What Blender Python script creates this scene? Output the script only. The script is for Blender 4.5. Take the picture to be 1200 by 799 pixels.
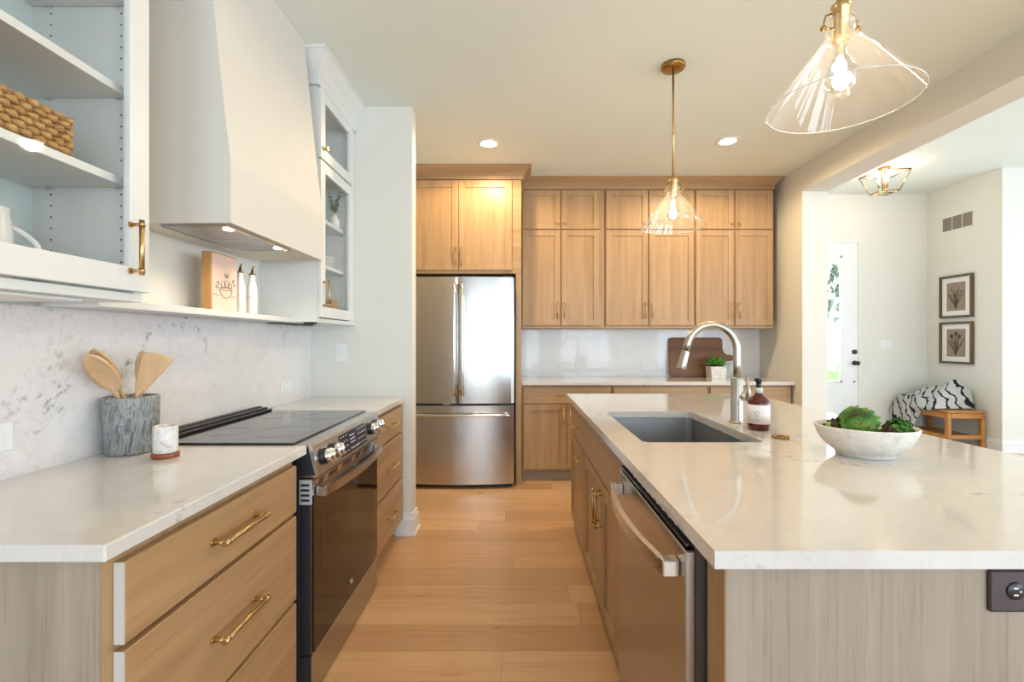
import bpy, bmesh, math, random
from mathutils import Vector, Matrix
random.seed(7)
PI = math.pi
S = bpy.context.scene
for o in list(bpy.data.objects): bpy.data.objects.remove(o)
C = S.collection
# ------------------------------------------------------------------ camera, world, light
H = 1.2825            # eye height
cam = bpy.data.cameras.new('camera'); camo = bpy.data.objects.new('camera', cam); C.objects.link(camo)
camo.location = (0, 0, H); camo.rotation_euler = (PI/2, 0, 0)
cam.sensor_width = 36; cam.lens = 545*36/1200; cam.shift_x = -0.005; cam.shift_y = 0.0
cam.clip_start = 0.05
S.camera = camo
S.view_settings.view_transform = 'Standard'; S.view_settings.look = 'None'
S.view_settings.exposure = 0.36; S.view_settings.gamma = 1; S.view_settings.use_curve_mapping = False
W = bpy.data.worlds.new('sky'); S.world = W; W.use_nodes = True
wn = W.node_tree; wn.nodes['Background'].inputs[0].default_value = (0.80, 0.90, 1.0, 1); wn.nodes['Background'].inputs[1].default_value = 2.2

def area(name, loc, rot, sx, sy, power, col, spread=PI):
    l = bpy.data.lights.new(name, 'AREA'); l.shape = 'RECTANGLE'; l.size = sx; l.size_y = sy
    l.energy = power; l.color = col; l.spread = spread
    o = bpy.data.objects.new(name, l); C.objects.link(o); o.location = loc; o.rotation_euler = rot
    return o
DAY = (0.66, 0.84, 1.0)
# daylight in the window openings behind the camera and of the room on the right
NW = [(-.62, .34), (-.12, .34), (.42, .42), (1.9, 1.4), (4.6, 1.4), (6.6, 1.4)]   # centre x, width of unseen windows behind the camera, narrow ones shaped to streak reflections
for xc, ww in NW:
    area('window_daylight', (xc, -3.50, 1.45), (PI/2+.30, 0, 0), ww, 2.0, 40*ww if ww > 1 else 52*ww, DAY)
for i, yc in enumerate((-1.6, 0.9, 3.2)):
    area('window_daylight', (7.98, yc, 1.50), (PI/2+.30, 0, PI/2), 1.5, 2.0, 50, DAY)
area('door_daylight', (4.15, 6.44, 1.6), (PI/2, 0, PI), 0.5, 1.6, 10, DAY)

# ------------------------------------------------------------------ materials
def srgb(*c):
    return tuple(((v/255)/12.92 if v/255 <= .04045 else ((v/255+.055)/1.055)**2.4) for v in c) + (1,)
class NT:
    def __init__(s, name):
        s.m = bpy.data.materials.new(name); s.m.use_nodes = True
        s.t = s.m.node_tree; s.b = s.t.nodes['Principled BSDF']; s.out = s.t.nodes['Material Output']
    def n(s, typ, **kw):
        n = s.t.nodes.new(typ)
        for k, v in kw.items(): setattr(n, k, v)
        return n
    def l(s, a, b): s.t.links.new(a, b)
    def pos(s, scale=(1,1,1), rot=(0,0,0), obj=False):
        if obj: src = s.n('ShaderNodeTexCoord').outputs['Object']
        else: src = s.n('ShaderNodeNewGeometry').outputs['Position']
        mp = s.n('ShaderNodeMapping'); mp.inputs['Scale'].default_value = scale; mp.inputs['Rotation'].default_value = rot
        s.l(src, mp.inputs['Vector']); return mp.outputs['Vector']
    def noise(s, vec, scale, detail=3, rough=.5, dist=0):
        n = s.n('ShaderNodeTexNoise'); n.inputs['Scale'].default_value = scale; n.inputs['Detail'].default_value = detail
        n.inputs['Roughness'].default_value = rough; n.inputs['Distortion'].default_value = dist
        s.l(vec, n.inputs['Vector']); return n.outputs['Fac']
    def ramp(s, fac, stops):
        r = s.n('ShaderNodeValToRGB'); e = r.color_ramp.elements
        while len(e) < len(stops): e.new(.5)
        for i, (p, c) in enumerate(stops): e[i].position = p; e[i].color = c
        s.l(fac, r.inputs['Fac']); return r.outputs['Color']
    def mix(s, fac, a, b, mode='MIX'):
        m = s.n('ShaderNodeMix', data_type='RGBA', blend_type=mode)
        for sock, v in ((m.inputs[0], fac), (m.inputs[6], a), (m.inputs[7], b)):
            if isinstance(v, (int, float)): sock.default_value = v
            elif isinstance(v, tuple): sock.default_value = v
            else: s.l(v, sock)
        return m.outputs[2]
    def math(s, op, a, b=0.0, c=None):
        m = s.n('ShaderNodeMath', operation=op)
        for i, v in enumerate((a, b, c)):
            if v is None: continue
            if isinstance(v, (int, float)): m.inputs[i].default_value = v
            else: s.l(v, m.inputs[i])
        return m.outputs[0]
    def bump(s, h, strength=.2, dist=.002):
        b = s.n('ShaderNodeBump'); b.inputs['Strength'].default_value = strength; b.inputs['Distance'].default_value = dist
        s.l(h, b.inputs['Height']); s.l(b.outputs['Normal'], s.b.inputs['Normal'])
    def set(s, **kw):
        names = dict(color='Base Color', rough='Roughness', metal='Metallic', coat='Coat Weight', coatr='Coat Roughness',
                     spec='Specular IOR Level', ior='IOR', trans='Transmission Weight', emis='Emission Color', es='Emission Strength',
                     aniso='Anisotropic', sheen='Sheen Weight', sss='Subsurface Weight')
        for k, v in kw.items():
            sock = s.b.inputs[names[k]]
            if isinstance(v, (int, float, tuple)): sock.default_value = v
            else: s.l(v, sock)
        return s

def plain(name, col, rough=.5, metal=0, var=.04, vscale=6, **kw):
    t = NT(name); v = t.noise(t.pos(), vscale, 3)
    dark = tuple(c*(1-var) for c in col[:3]) + (1,); lite = tuple(min(1, c*(1+var)) for c in col[:3]) + (1,)
    t.set(color=t.ramp(v, [(.3, dark), (.7, lite)]), rough=rough, metal=metal, **kw)
    return t.m

def wall_paint(name, col, rough=.6):
    t = NT(name); p = t.pos()
    t.set(color=t.ramp(t.noise(p, 1.5, 2), [(.3, tuple(c*.985 for c in col[:3])+(1,)), (.7, col)]), rough=rough, spec=.3)
    t.bump(t.noise(p, 260, 2), .06, .001); return t.m

def wood(name, axis, light, dark, rough=.38, grain=1.0, knots=False):
    """fine straight grained oak; axis = grain direction 0,1,2"""
    t = NT(name)
    sc = [17, 17, 17]; sc[axis] = .9; p = t.pos(tuple(sc))
    sc2 = [150, 150, 150]; sc2[axis] = 3.5; p2 = t.pos(tuple(sc2))
    sc3 = [3.0, 3.0, 3.0]; sc3[axis] = .7; p3 = t.pos(tuple(sc3))
    a = t.noise(p, 1, 4, .55, .4); b = t.noise(p2, 1, 3, .7); c = t.noise(p3, 1, 2)
    col = t.ramp(a, [(.28, dark), (.5, tuple((x+y)/2 for x, y in zip(light, dark))), (.72, light)])
    pores = t.ramp(b, [(.34, (.62,.58,.52,1)), (.46, (1,1,1,1))])
    col = t.mix(.55*grain, col, pores, 'MULTIPLY')
    col = t.mix(t.math('MULTIPLY', c, .35), col, tuple(v*1.12 for v in light[:3])+(1,))
    t.set(color=col, rough=rough, spec=.4)
    t.bump(b, .12, .0008); return t.m

def quartz(name, vein=1.0, rough=.09, base=(214,209,205)):
    t = NT(name); p = t.pos()
    big = t.noise(p, 1.35, 5, .62, 1.3); v1 = t.math('ABSOLUTE', t.math('SUBTRACT', big, .5))
    ln = t.ramp(v1, [(0, (1,1,1,1)), (.012, (.5,.5,.5,1)), (.03, (0,0,0,1))])
    brk = t.ramp(t.noise(p, 30, 3, .7), [(.5, (0,0,0,1)), (.60, (1,1,1,1))])
    reg = t.ramp(t.noise(p, 1.9, 1), [(.47, (0,0,0,1)), (.60, (1,1,1,1))])
    m = t.mix(1.0, t.mix(1.0, ln, brk, 'MULTIPLY'), reg, 'MULTIPLY')
    cloud = t.ramp(t.noise(p, 9, 6, .7, .6), [(.32, srgb(*[v-5 for v in base])), (.56, srgb(*base))])
    fl = t.math('ABSOLUTE', t.math('SUBTRACT', t.noise(p, 6, 6, .7, .9), .5))
    fine = t.ramp(fl, [(0, (.78,.77,.76,1)), (.012, (1,1,1,1))])
    col = t.mix(.5*vein, cloud, fine, 'MULTIPLY')
    col = t.mix(t.mix(1.0, m, (.9*vein,)*3+(1,), 'MULTIPLY'), col, srgb(118,114,112))
    t.set(color=col, rough=rough, spec=.5, coat=.35, coatr=.04)
    return t.m

def steel(name, axis=2, col=(.54,.52,.50,1), rough=.2):
    t = NT(name); sc = [420, 420, 420]; sc[axis] = 2.5; a = t.noise(t.pos(tuple(sc)), 1, 2)
    t.set(color=t.ramp(a, [(.3, tuple(c*.93 for c in col[:3])+(1,)), (.7, col)]), metal=1,
          rough=t.math('MULTIPLY_ADD', a, .08, rough-.04))
    return t.m

def floor_mat():
    t = NT('oak_plank_floor'); geo = t.n('ShaderNodeNewGeometry')
    sep = t.n('ShaderNodeSeparateXYZ'); t.l(geo.outputs['Position'], sep.inputs[0])
    x, y = sep.outputs[0], sep.outputs[1]
    PW = .175
    row = t.math('FLOOR', t.math('DIVIDE', y, PW)); fy = t.math('FRACT', t.math('DIVIDE', y, PW))
    wn1 = t.n('ShaderNodeTexWhiteNoise', noise_dimensions='1D'); t.l(row, wn1.inputs['W'])
    xo = t.math('ADD', t.math('DIVIDE', x, 1.55), t.math('MULTIPLY', wn1.outputs['Value'], 7.3))
    colm = t.math('FLOOR', xo); fx = t.math('FRACT', xo)
    cb = t.n('ShaderNodeCombineXYZ'); t.l(row, cb.inputs[0]); t.l(colm, cb.inputs[1])
    wn2 = t.n('ShaderNodeTexWhiteNoise', noise_dimensions='2D'); t.l(cb.outputs[0], wn2.inputs['Vector'])
    pid = wn2.outputs['Value']
    off = t.n('ShaderNodeCombineXYZ'); t.l(t.math('MULTIPLY', pid, 37.0), off.inputs[0]); t.l(t.math('MULTIPLY', pid, 11.0), off.inputs[1])
    add = t.n('ShaderNodeVectorMath', operation='ADD'); t.l(geo.outputs['Position'], add.inputs[0]); t.l(off.outputs[0], add.inputs[1])
    def mp(sc):
        m = t.n('ShaderNodeMapping'); m.inputs['Scale'].default_value = sc; t.l(add.outputs[0], m.inputs['Vector']); return m.outputs[0]
    g = t.noise(mp((1.2, 16, 1)), 1, 4, .6, .8); g2 = t.noise(mp((3, 120, 1)), 1, 2, .6)
    base = t.ramp(pid, [(0, srgb(196,152,112)), (.35, srgb(213,170,128)), (.7, srgb(222,180,138)), (1, srgb(204,160,118))])
    col = t.mix(t.ramp(g, [(.3, (.34,.34,.34,1)), (.6, (0,0,0,1))]), base, srgb(176,128,84))
    col = t.mix(.25, col, t.ramp(g2, [(.35, (.75,.7,.65,1)), (.5, (1,1,1,1))]), 'MULTIPLY')
    kn = t.n('ShaderNodeTexVoronoi'); kn.inputs['Scale'].default_value = 1; t.l(mp((1.6, 2.6, 1)), kn.inputs['Vector'])
    col = t.mix(t.ramp(kn.outputs['Distance'], [(0.015, (.7,.7,.7,1)), (.05, (0,0,0,1))]), col, srgb(120,78,46))
    e1 = t.math('LESS_THAN', fy, .016); e2 = t.math('LESS_THAN', fx, .0016)
    e = t.math('MAXIMUM', e1, e2)
    col = t.mix(t.math('MULTIPLY', e, .5), col, srgb(120,84,54))
    t.set(color=col, rough=t.math('MULTIPLY_ADD', g, .12, .24), spec=.45)
    return t.m

def thin_glass(name, tint=(1,1,1,1), refl=.09, edge=.6, haze=0):
    t = NT(name); t.t.nodes.remove(t.b)
    tr = t.n('ShaderNodeBsdfTransparent'); tr.inputs[0].default_value = tint
    gl = t.n('ShaderNodeBsdfGlossy'); gl.inputs['Roughness'].default_value = .02; gl.inputs[0].default_value = (1,1,1,1)
    lw = t.n('ShaderNodeLayerWeight'); lw.inputs['Blend'].default_value = .35
    f = t.math('MULTIPLY_ADD', t.math('POWER', lw.outputs['Facing'], 3.0), edge, refl)
    if haze:
        ha = t.n('ShaderNodeBsdfTranslucent'); ha.inputs[0].default_value = (1,1,1,1); di = t.n('ShaderNodeBsdfDiffuse'); di.inputs[0].default_value = (1,1,1,1)
        m0 = t.n('ShaderNodeMixShader'); m0.inputs[0].default_value = .5; t.l(ha.outputs[0], m0.inputs[1]); t.l(di.outputs[0], m0.inputs[2])
        m1 = t.n('ShaderNodeMixShader'); m1.inputs[0].default_value = haze; t.l(tr.outputs[0], m1.inputs[1]); t.l(m0.outputs[0], m1.inputs[2]); tr = m1
    mx = t.n('ShaderNodeMixShader'); t.l(f, mx.inputs[0]); t.l(tr.outputs[0], mx.inputs[1]); t.l(gl.outputs[0], mx.inputs[2])
    t.l(mx.outputs[0], t.out.inputs['Surface']); return t.m

def emit(name, col, strength):
    t = NT(name); t.set(color=(1,1,1,1), emis=col, es=strength); return t.m

M = {}
M['wall'] = wall_paint('wall_paint', srgb(226,224,216))
M['ceil'] = wall_paint('ceiling_paint', srgb(232,240,234), .75)
M['trimw'] = plain('white_trim', srgb(232,232,230), .35, var=.01)
M['cabw'] = plain('white_cabinet_paint', srgb(222,223,220), .32, var=.01)
M['inner'] = plain('white_cabinet_interior', srgb(216,226,222), .45, var=.01)
M['floor'] = floor_mat()
OL, OD = srgb(184,150,111), srgb(154,120,83)
for nm, ax in (('oak_x', 0), ('oak_y', 1), ('oak_z', 2)): M[nm] = wood(nm, ax, OL, OD)
M['oak_daylit'] = wood('oak_painted_daylight', 2, srgb(168,154,139), srgb(144,131,116), .5)  # same oak, greyed to paint in the blue daylight on end panels
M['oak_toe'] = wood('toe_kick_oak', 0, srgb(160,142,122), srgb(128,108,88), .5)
M['bench'] = wood('amber_wood', 0, srgb(196,138,70), srgb(150,94,40), .4)
M['board'] = wood('dark_board_wood', 0, srgb(140,98,68), srgb(92,58,36), .55)
M['spoon'] = wood('beech', 2, srgb(226,190,148), srgb(206,164,118), .5, .4)
M['framewood'] = wood('frame_oak', 2, srgb(200,154,100), srgb(170,122,72), .5)
M['quartz'] = quartz('white_quartz', .55)
M['plainq'] = quartz('plain_white_quartz', .15, .32, (226,226,226))
M['splash'] = quartz('veined_quartz', 1.25, .14, (228,223,222))
M['steel'] = steel('brushed_steel', 2)
M['steelh'] = steel('brushed_steel_handle', 2, (.75,.74,.72,1), .16)
M['steel_y'] = steel('brushed_steel_long', 1, (.43,.405,.395,1), .24)
M['steel_sink'] = steel('sink_steel', 0, (.80,.81,.82,1), .45)
M['steel_l'] = steel('light_brushed_steel', 1, (.64,.63,.62,1), .26)
M['nickel'] = steel('brushed_nickel', 2, (.50,.46,.40,1), .3)
M['brass'] = plain('satin_brass', (.58,.40,.19,1), .32, 1, .05, 40)
M['brassb'] = plain('aged_brass', (.40,.24,.08,1), .26, 1, .1, 30)
M['chrome'] = plain('chrome', (.82,.84,.86,1), .08, 1, .02)
M['blackglass'] = plain('black_ceramic_glass', (.012,.012,.014,1), .05, 0, .05, spec=.6, coat=.3)
M['ovenglass'] = plain('dark_oven_glass', (.016,.009,.006,1), .05, 0, .05, spec=.42, coat=0)
M['black'] = plain('black_plastic', (.015,.015,.017,1), .35, 0, .1)
M['blacksteel'] = plain('painted_range_side', (.022,.024,.030,1), .35, 0, .1)
M['glass'] = thin_glass('clear_glass')
M['cabglass'] = thin_glass('cabinet_glass', (.985,.99,.99,1), .03, .2)
M['shade'] = thin_glass('pendant_glass', (1,1,1,1), .07, .5, .018)
M['bulb'] = emit('warm_filament', (1, .62, .28, 1), 60)
M['lampface'] = emit('recessed_lamp_face', (1, .86, .68, 1), 14)
M['white'] = plain('white_ceramic', srgb(232,230,224), .22, var=.02)
M['plate'] = plain('white_plastic', srgb(232,232,230), .4, var=.01)

# ------------------------------------------------------------------ geometry helpers
def BM(): return bmesh.new()
def box(bm, x0, x1, y0, y1, z0, z1, bev=0, seg=1):
    x0, x1 = min(x0,x1), max(x0,x1); y0, y1 = min(y0,y1), max(y0,y1); z0, z1 = min(z0,z1), max(z0,z1)
    r = bmesh.ops.create_cube(bm, size=1)
    vs = r['verts']
    for v in vs: v.co = Vector((x0 + (v.co.x+.5)*(x1-x0), y0 + (v.co.y+.5)*(y1-y0), z0 + (v.co.z+.5)*(z1-z0)))
    if bev:
        es = list({e for v in vs for e in v.link_edges})
        bmesh.ops.bevel(bm, geom=es, offset=bev, segments=seg, profile=.5, affect='EDGES')
    return bm
def fb(bm, face, u0, u1, w0, w1, z0, z1, bev=0):
    """box on a cabinet face: 'Y' faces -Y (u = x, w = y), 'X' faces +-X (u = y, w = x)"""
    if face == 'Y': box(bm, u0, u1, w0, w1, z0, z1, bev)
    else: box(bm, w0, w1, u0, u1, z0, z1, bev)
def frame_of(d):
    d = d.normalized(); a = Vector((0,0,1)) if abs(d.z) < .9 else Vector((1,0,0))
    u = d.cross(a).normalized(); return u, d.cross(u).normalized()
def tube(bm, pts, rad, seg=12, caps=True, flat=1.0):
    pts = [Vector(p) for p in pts]; n = len(pts)
    if not isinstance(rad, (list, tuple)): rad = [rad]*n
    rings = []; u = v = None
    for i, p in enumerate(pts):
        d = (pts[min(i+1, n-1)] - pts[max(i-1, 0)])
        if u is None: u, v = frame_of(d)
        else:
            dn = d.normalized(); u = (u - dn*u.dot(dn)).normalized(); v = dn.cross(u).normalized()
        rings.append([bm.verts.new(p + (u*math.cos(2*PI*k/seg) + v*math.sin(2*PI*k/seg)*flat)*rad[i]) for k in range(seg)])
    for a, b in zip(rings, rings[1:]):
        for k in range(seg):
            f = bm.faces.new((a[k], a[(k+1)%seg], b[(k+1)%seg], b[k])); f.smooth = True
    if caps:
        bm.faces.new(rings[0][::-1]); bm.faces.new(rings[-1])
    return bm
def cyl(bm, p0, p1, r0, r1=None, seg=20):
    return tube(bm, [p0, p1], [r0, r0 if r1 is None else r1], seg)
def lathe(bm, prof, c, seg=32, sx=1, sy=1, rot=0, closed=False, axis='Z', smooth=True):
    c = Vector(c); rings = []
    for r, z in prof:
        ring = []
        for k in range(seg):
            a = 2*PI*k/seg; x, y = r*math.cos(a)*sx, r*math.sin(a)*sy
            x, y = x*math.cos(rot)-y*math.sin(rot), x*math.sin(rot)+y*math.cos(rot)
            p = Vector((x, y, z))
            if axis == 'Y': p = Vector((x, z, y))
            if axis == 'X': p = Vector((z, x, y))
            ring.append(bm.verts.new(c + p))
        rings.append(ring)
    pairs = list(zip(rings, rings[1:]))
    if closed: pairs.append((rings[-1], rings[0]))
    for a, b in pairs:
        for k in range(seg):
            f = bm.faces.new((a[k], a[(k+1)%seg], b[(k+1)%seg], b[k])); f.smooth = smooth
    if not closed:
        if prof[0][0] > 1e-5: bm.faces.new(rings[0][::-1])
        if prof[-1][0] > 1e-5: bm.faces.new(rings[-1])
    bmesh.ops.remove_doubles(bm, verts=bm.verts[:], dist=1e-6)
    return bm
def prism(bm, poly, axis, a, b):
    """poly: 2D points; axis 'Y': (x,z), 'X': (y,z), 'Z': (x,y)"""
    def P(p, t):
        return {'Y': (p[0], t, p[1]), 'X': (t, p[0], p[1]), 'Z': (p[0], p[1], t)}[axis]
    A = [bm.verts.new(P(p, a)) for p in poly]; B = [bm.verts.new(P(p, b)) for p in poly]
    bm.faces.new(A); bm.faces.new(B[::-1]); n = len(poly)
    for i in range(n): bm.faces.new((A[i], B[i], B[(i+1)%n], A[(i+1)%n]))
    return bm
def sphere(bm, c, r, sx=1, sy=1, sz=1, seg=16):
    m = Matrix.Translation(Vector(c)) @ Matrix.Diagonal((r*sx, r*sy, r*sz, 1))
    res = bmesh.ops.create_uvsphere(bm, u_segments=seg, v_segments=seg//2+2, radius=1, matrix=m)
    for v in res['verts']:
        for f in v.link_faces: f.smooth = True
    return bm
def torus(bm, c, R, r, seg=28, ms=8, axis='Z', sy=1):
    c = Vector(c); prev = []
    for i in range(seg):
        a = 2*PI*i/seg; ring = []
        for k in range(ms):
            b = 2*PI*k/ms; x = (R + r*math.cos(b))*math.cos(a); y = (R + r*math.cos(b))*math.sin(a)*sy; z = r*math.sin(b)
            p = {'Z': (x, y, z), 'Y': (x, z, y), 'X': (z, x, y)}[axis]
            ring.append(bm.verts.new(c + Vector(p)))
        prev.append(ring)
    for i in range(seg):
        for k in range(ms):
            f = bm.faces.new((prev[i][k], prev[(i+1)%seg][k], prev[(i+1)%seg][(k+1)%ms], prev[i][(k+1)%ms])); f.smooth = True
    return bm
ORG = {}
def obj(name, bm, mat, parent=None, label=None):
    org = ORG.get(parent.name, Vector((0,0,0))) if parent else Vector((0,0,0))
    bmesh.ops.recalc_face_normals(bm, faces=bm.faces[:])
    if parent: bmesh.ops.translate(bm, verts=bm.verts[:], vec=-org)
    me = bpy.data.meshes.new(name); bm.to_mesh(me); bm.free()
    me.materials.append(M[mat] if isinstance(mat, str) else mat)
    o = bpy.data.objects.new(name, me); C.objects.link(o)
    if parent: o.parent = parent; ORG[o.name] = org
    if label: o['label'] = label
    return o
def thing(name, label, cat, loc, group=None, rotz=0):
    o = bpy.data.objects.new(name, None); C.objects.link(o); o.location = loc; o.rotation_euler[2] = rotz
    o.empty_display_size = .05
    o['label'] = label; o['category'] = cat
    if group: o['group'] = group
    ORG[o.name] = Vector(loc); return o
def single(name, bm, mat, label, cat, group=None):
    vs = [v.co for v in bm.verts]
    lo = Vector((sum(v.x for v in vs)/len(vs), sum(v.y for v in vs)/len(vs), min(v.z for v in vs)))
    bmesh.ops.translate(bm, verts=bm.verts[:], vec=-lo)
    o = obj(name, bm, mat); o.location = lo; ORG[o.name] = lo
    o['label'] = label; o['category'] = cat
    if group: o['group'] = group
    return o
def struct(name, bm, mat):
    o = obj(name, bm, mat); o['kind'] = 'structure'; return o
def B1(*a, bev=0): return box(BM(), *a, bev)
def shade_auto(o): pass

CT = .914; CTH = .032      # countertop height, thickness
CEIL = 2.833; WL = -1.379; WB = 4.84; WR = 2.52; WR2 = 2.745; YP = 3.08
FX = 5.56; FB = 6.30; FC = 3.27; FE = 5.33; YN = -3.4; XE = 7.9
# ------------------------------------------------------------------ setting
struct('floor', B1(WL-.15, XE+.15, YN-.15, FB+.12, -.08, 0), 'floor')
struct('ceiling', B1(WL-.15, WR+.02, YN-.15, WB+.12, CEIL, CEIL+.10), 'ceil')
struct('ceiling', B1(WR2-.02, XE+.15, YN-.15, FB+.12, FC, FC+.10), 'ceil')
struct('wall_left', B1(WL-.14, WL, -.30, WB+.12, 0, CEIL), 'wall')
struct('wall_left', B1(WL-.14, WL, YN-.15, -.301, 0, CEIL), wood('brown_reflector_wood', 2, srgb(150,100,62), srgb(112,70,40), .4))  # unseen stretch of wall, brown added for the steel fronts to reflect
struct('wall_back', B1(WL, WR2, WB, WB+.12, 0, CEIL), 'wall')
bm = BM(); box(bm, WR, WR2, 4.11, WB, 0, FC); box(bm, WR, WR2, YN, 4.11, 2.606, FC)
box(bm, WR2-.13, WR2, WB+.12, FB, 0, FC)
struct('wall_right', bm, 'wall')
bm = BM(); box(bm, WL, -.695, YP, 3.19, 0, CEIL)
struct('wall_partition', bm, 'wall')
# foyer back wall with door opening
DX0, DX1, DZ = 3.66, 4.624, 2.615
bm = BM(); box(bm, WR2, DX0-.01, FB, FB+.12, 0, FC); box(bm, DX1+.01, FX+.1, FB, FB+.12, 0, FC); box(bm, DX0-.01, DX1+.01, FB, FB+.12, DZ+.01, FC)
struct('wall_foyer_back', bm, 'wall')
bm = BM(); box(bm, FX, FX+.12, FE, FB, 0, FC); box(bm, FX+.12, XE, FE, FE+.12, 0, FC)
struct('wall_foyer_right', bm, 'wall')
def wall_with_windows(name, axis, at0, at1, lo, hi, wins, z0, z1, top):
    bm = BM(); f = 'Y' if axis == 'Y' else 'X'; prev = lo
    for a, b in wins:
        fb(bm, f, prev, a, at0, at1, 0, top); fb(bm, f, a, b, at0, at1, 0, z0); fb(bm, f, a, b, at0, at1, z1, top); prev = b
    fb(bm, f, prev, hi, at0, at1, 0, top); struct(name, bm, 'wall')
wy = [(xc-ww/2, xc+ww/2) for xc, ww in NW]
wall_with_windows('wall_near', 'Y', YN-.14, YN, WL-.14, XE+.14, wy, .5, 2.5, FC)
wx = [(yc-.75, yc+.75) for yc in (-1.6, .9, 3.2)]
wall_with_windows('wall_far_right', 'X', XE, XE+.14, YN, FE+.12, wx, .55, 2.55, FC)
n = 1
for a, b in wy:
    bm = BM(); y = YN-.02
    for (u0,u1,z0,z1) in ((a,a+.05,.5,2.5),(b-.05,b,.5,2.5),(a+.05,b-.05,.5,.55),(a+.05,b-.05,2.45,2.5),((a+b)/2-.02,(a+b)/2+.02,.55,2.45)): box(bm,u0,u1,y,y+.03,z0,z1)
    struct('window_%d' % n, bm, 'trimw'); n += 1
for a, b in wx:
    bm = BM(); x = XE
    for (u0,u1,z0,z1) in ((a,a+.05,.55,2.55),(b-.05,b,.55,2.55),(a+.05,b-.05,.55,.6),(a+.05,b-.05,2.5,2.55),((a+b)/2-.02,(a+b)/2+.02,.6,2.5)): box(bm,x-.01,x+.02,u0,u1,z0,z1)
    struct('window_%d' % n, bm, 'trimw'); n += 1
# baseboards
def bb_prof(t=1): return [(0,0),(.024*t,0),(.024*t,.012),(.017*t,.02),(.017*t,.105),(.011*t,.12),(.009*t,.14),(0,.145)]
def baseboard(name, pts):
    """pts: polyline (x,y) with wall on the left-hand side; profile pushed to the right"""
    bm = BM(); prof = [(0,0),(.026,0),(.026,.014),(.018,.022),(.018,.108),(.011,.122),(.009,.142),(0,.146)]
    rings = []
    for i, p in enumerate(pts):
        p = Vector(p); dirs = []
        if i > 0: dirs.append((p - Vector(pts[i-1])).normalized())
        if i < len(pts)-1: dirs.append((Vector(pts[i+1]) - p).normalized())
        ns = [Vector((d.y, -d.x)) for d in dirs]
        nn = ns[0] if len(ns) == 1 else (ns[0]+ns[1]) / (1 + ns[0].dot(ns[1]))
        rings.append([bm.verts.new((p.x + nn.x*a, p.y + nn.y*a, z)) for a, z in prof])
    for a, b in zip(rings, rings[1:]):
        for k in range(len(prof)): bm.faces.new((a[k], a[(k+1)%len(prof)], b[(k+1)%len(prof)], b[k]))
    bm.faces.new(rings[0]); bm.faces.new(rings[-1][::-1])
    struct(name, bm, 'trimw')
baseboard('baseboard_partition', [(-.80, YP), (-.695, YP), (-.695, 3.19), (-1.0, 3.19)])
baseboard('baseboard_foyer_right', [(FX, FB), (FX, FE), (XE, FE)])
baseboard('baseboard_foyer_back', [(DX1+.02, FB), (FX, FB)])
baseboard('baseboard_right', [(WR, WB-.62), (WR, 4.11), (WR2, 4.11), (WR2, FB)])
# front door in the foyer
GX0, GX1, GZ0, GZ1 = 3.88, 4.404, .72, 2.44
bm = BM()
for a in ((DX0,GX0,FB+.01,FB+.055,.01,DZ),(GX1,DX1,FB+.01,FB+.055,.01,DZ),(GX0,GX1,FB+.01,FB+.055,GZ1,DZ),(GX0,GX1,FB+.01,FB+.055,.01,GZ0)): box(bm,*a)
for a in ((GX0,GX0+.03,GZ0,GZ1),(GX1-.03,GX1,GZ0,GZ1),(GX0,GX1,GZ0,GZ0+.03),(GX0,GX1,GZ1-.03,GZ1)): box(bm,a[0],a[1],FB-.004,FB+.01,a[2],a[3],.004)
box(bm, GX0, GX1, FB+.0, FB+.01, .22, .56, .004)
d1 = struct('door_1', bm, 'trimw')
obj('glass_pane', B1(GX0+.03, GX1-.03, FB+.03, FB+.035, GZ0+.03, GZ1-.03), 'cabglass', d1)
bm = BM()
for z in (1.285, 1.865): box(bm, GX0+.03, GX1-.03, FB+.018, FB+.03, z-.012, z+.012)
obj('glazing_bar', bm, 'trimw', d1)
obj('roller_blind', B1(GX0+.03, GX1-.03, FB+.012, FB+.018, 2.33, GZ1-.03), 'plate', d1)
bm = BM(); lathe(bm, [(0,-.0),(.032,0),(.032,-.012),(.012,-.02),(.012,-.045),(.028,-.055),(.030,-.075),(.018,-.09),(0,-.092)], (4.575, FB+.01, .985), 20, axis='Y')
obj('door_knob', bm, 'black', d1)
obj('deadbolt', lathe(BM(), [(0,0),(.032,0),(.030,-.018),(.02,-.024),(0,-.025)], (4.575, FB+.01, 1.135), 20, axis='Y'), 'black', d1)
obj('door_stop_hole', lathe(BM(), [(0,0),(.012,0),(.010,-.01),(0,-.011)], (4.575, FB+.01, .73), 14, axis='Y'), 'black', d1)
bm = BM(); box(bm, DX0-.08, DX0, FB-.001, FB+.0, 0, .01)
bm.free(); bm = BM()
for a in ((DX1+.0,DX1+.012,0,DZ+.012),(DX0-.012,DX0,0,DZ+.012),(DX0,DX1,DZ,DZ+.012)): box(bm, a[0], a[1], FB-.004, FB+.1, a[2], a[3])
struct('trim_1', bm, 'trimw')

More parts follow.
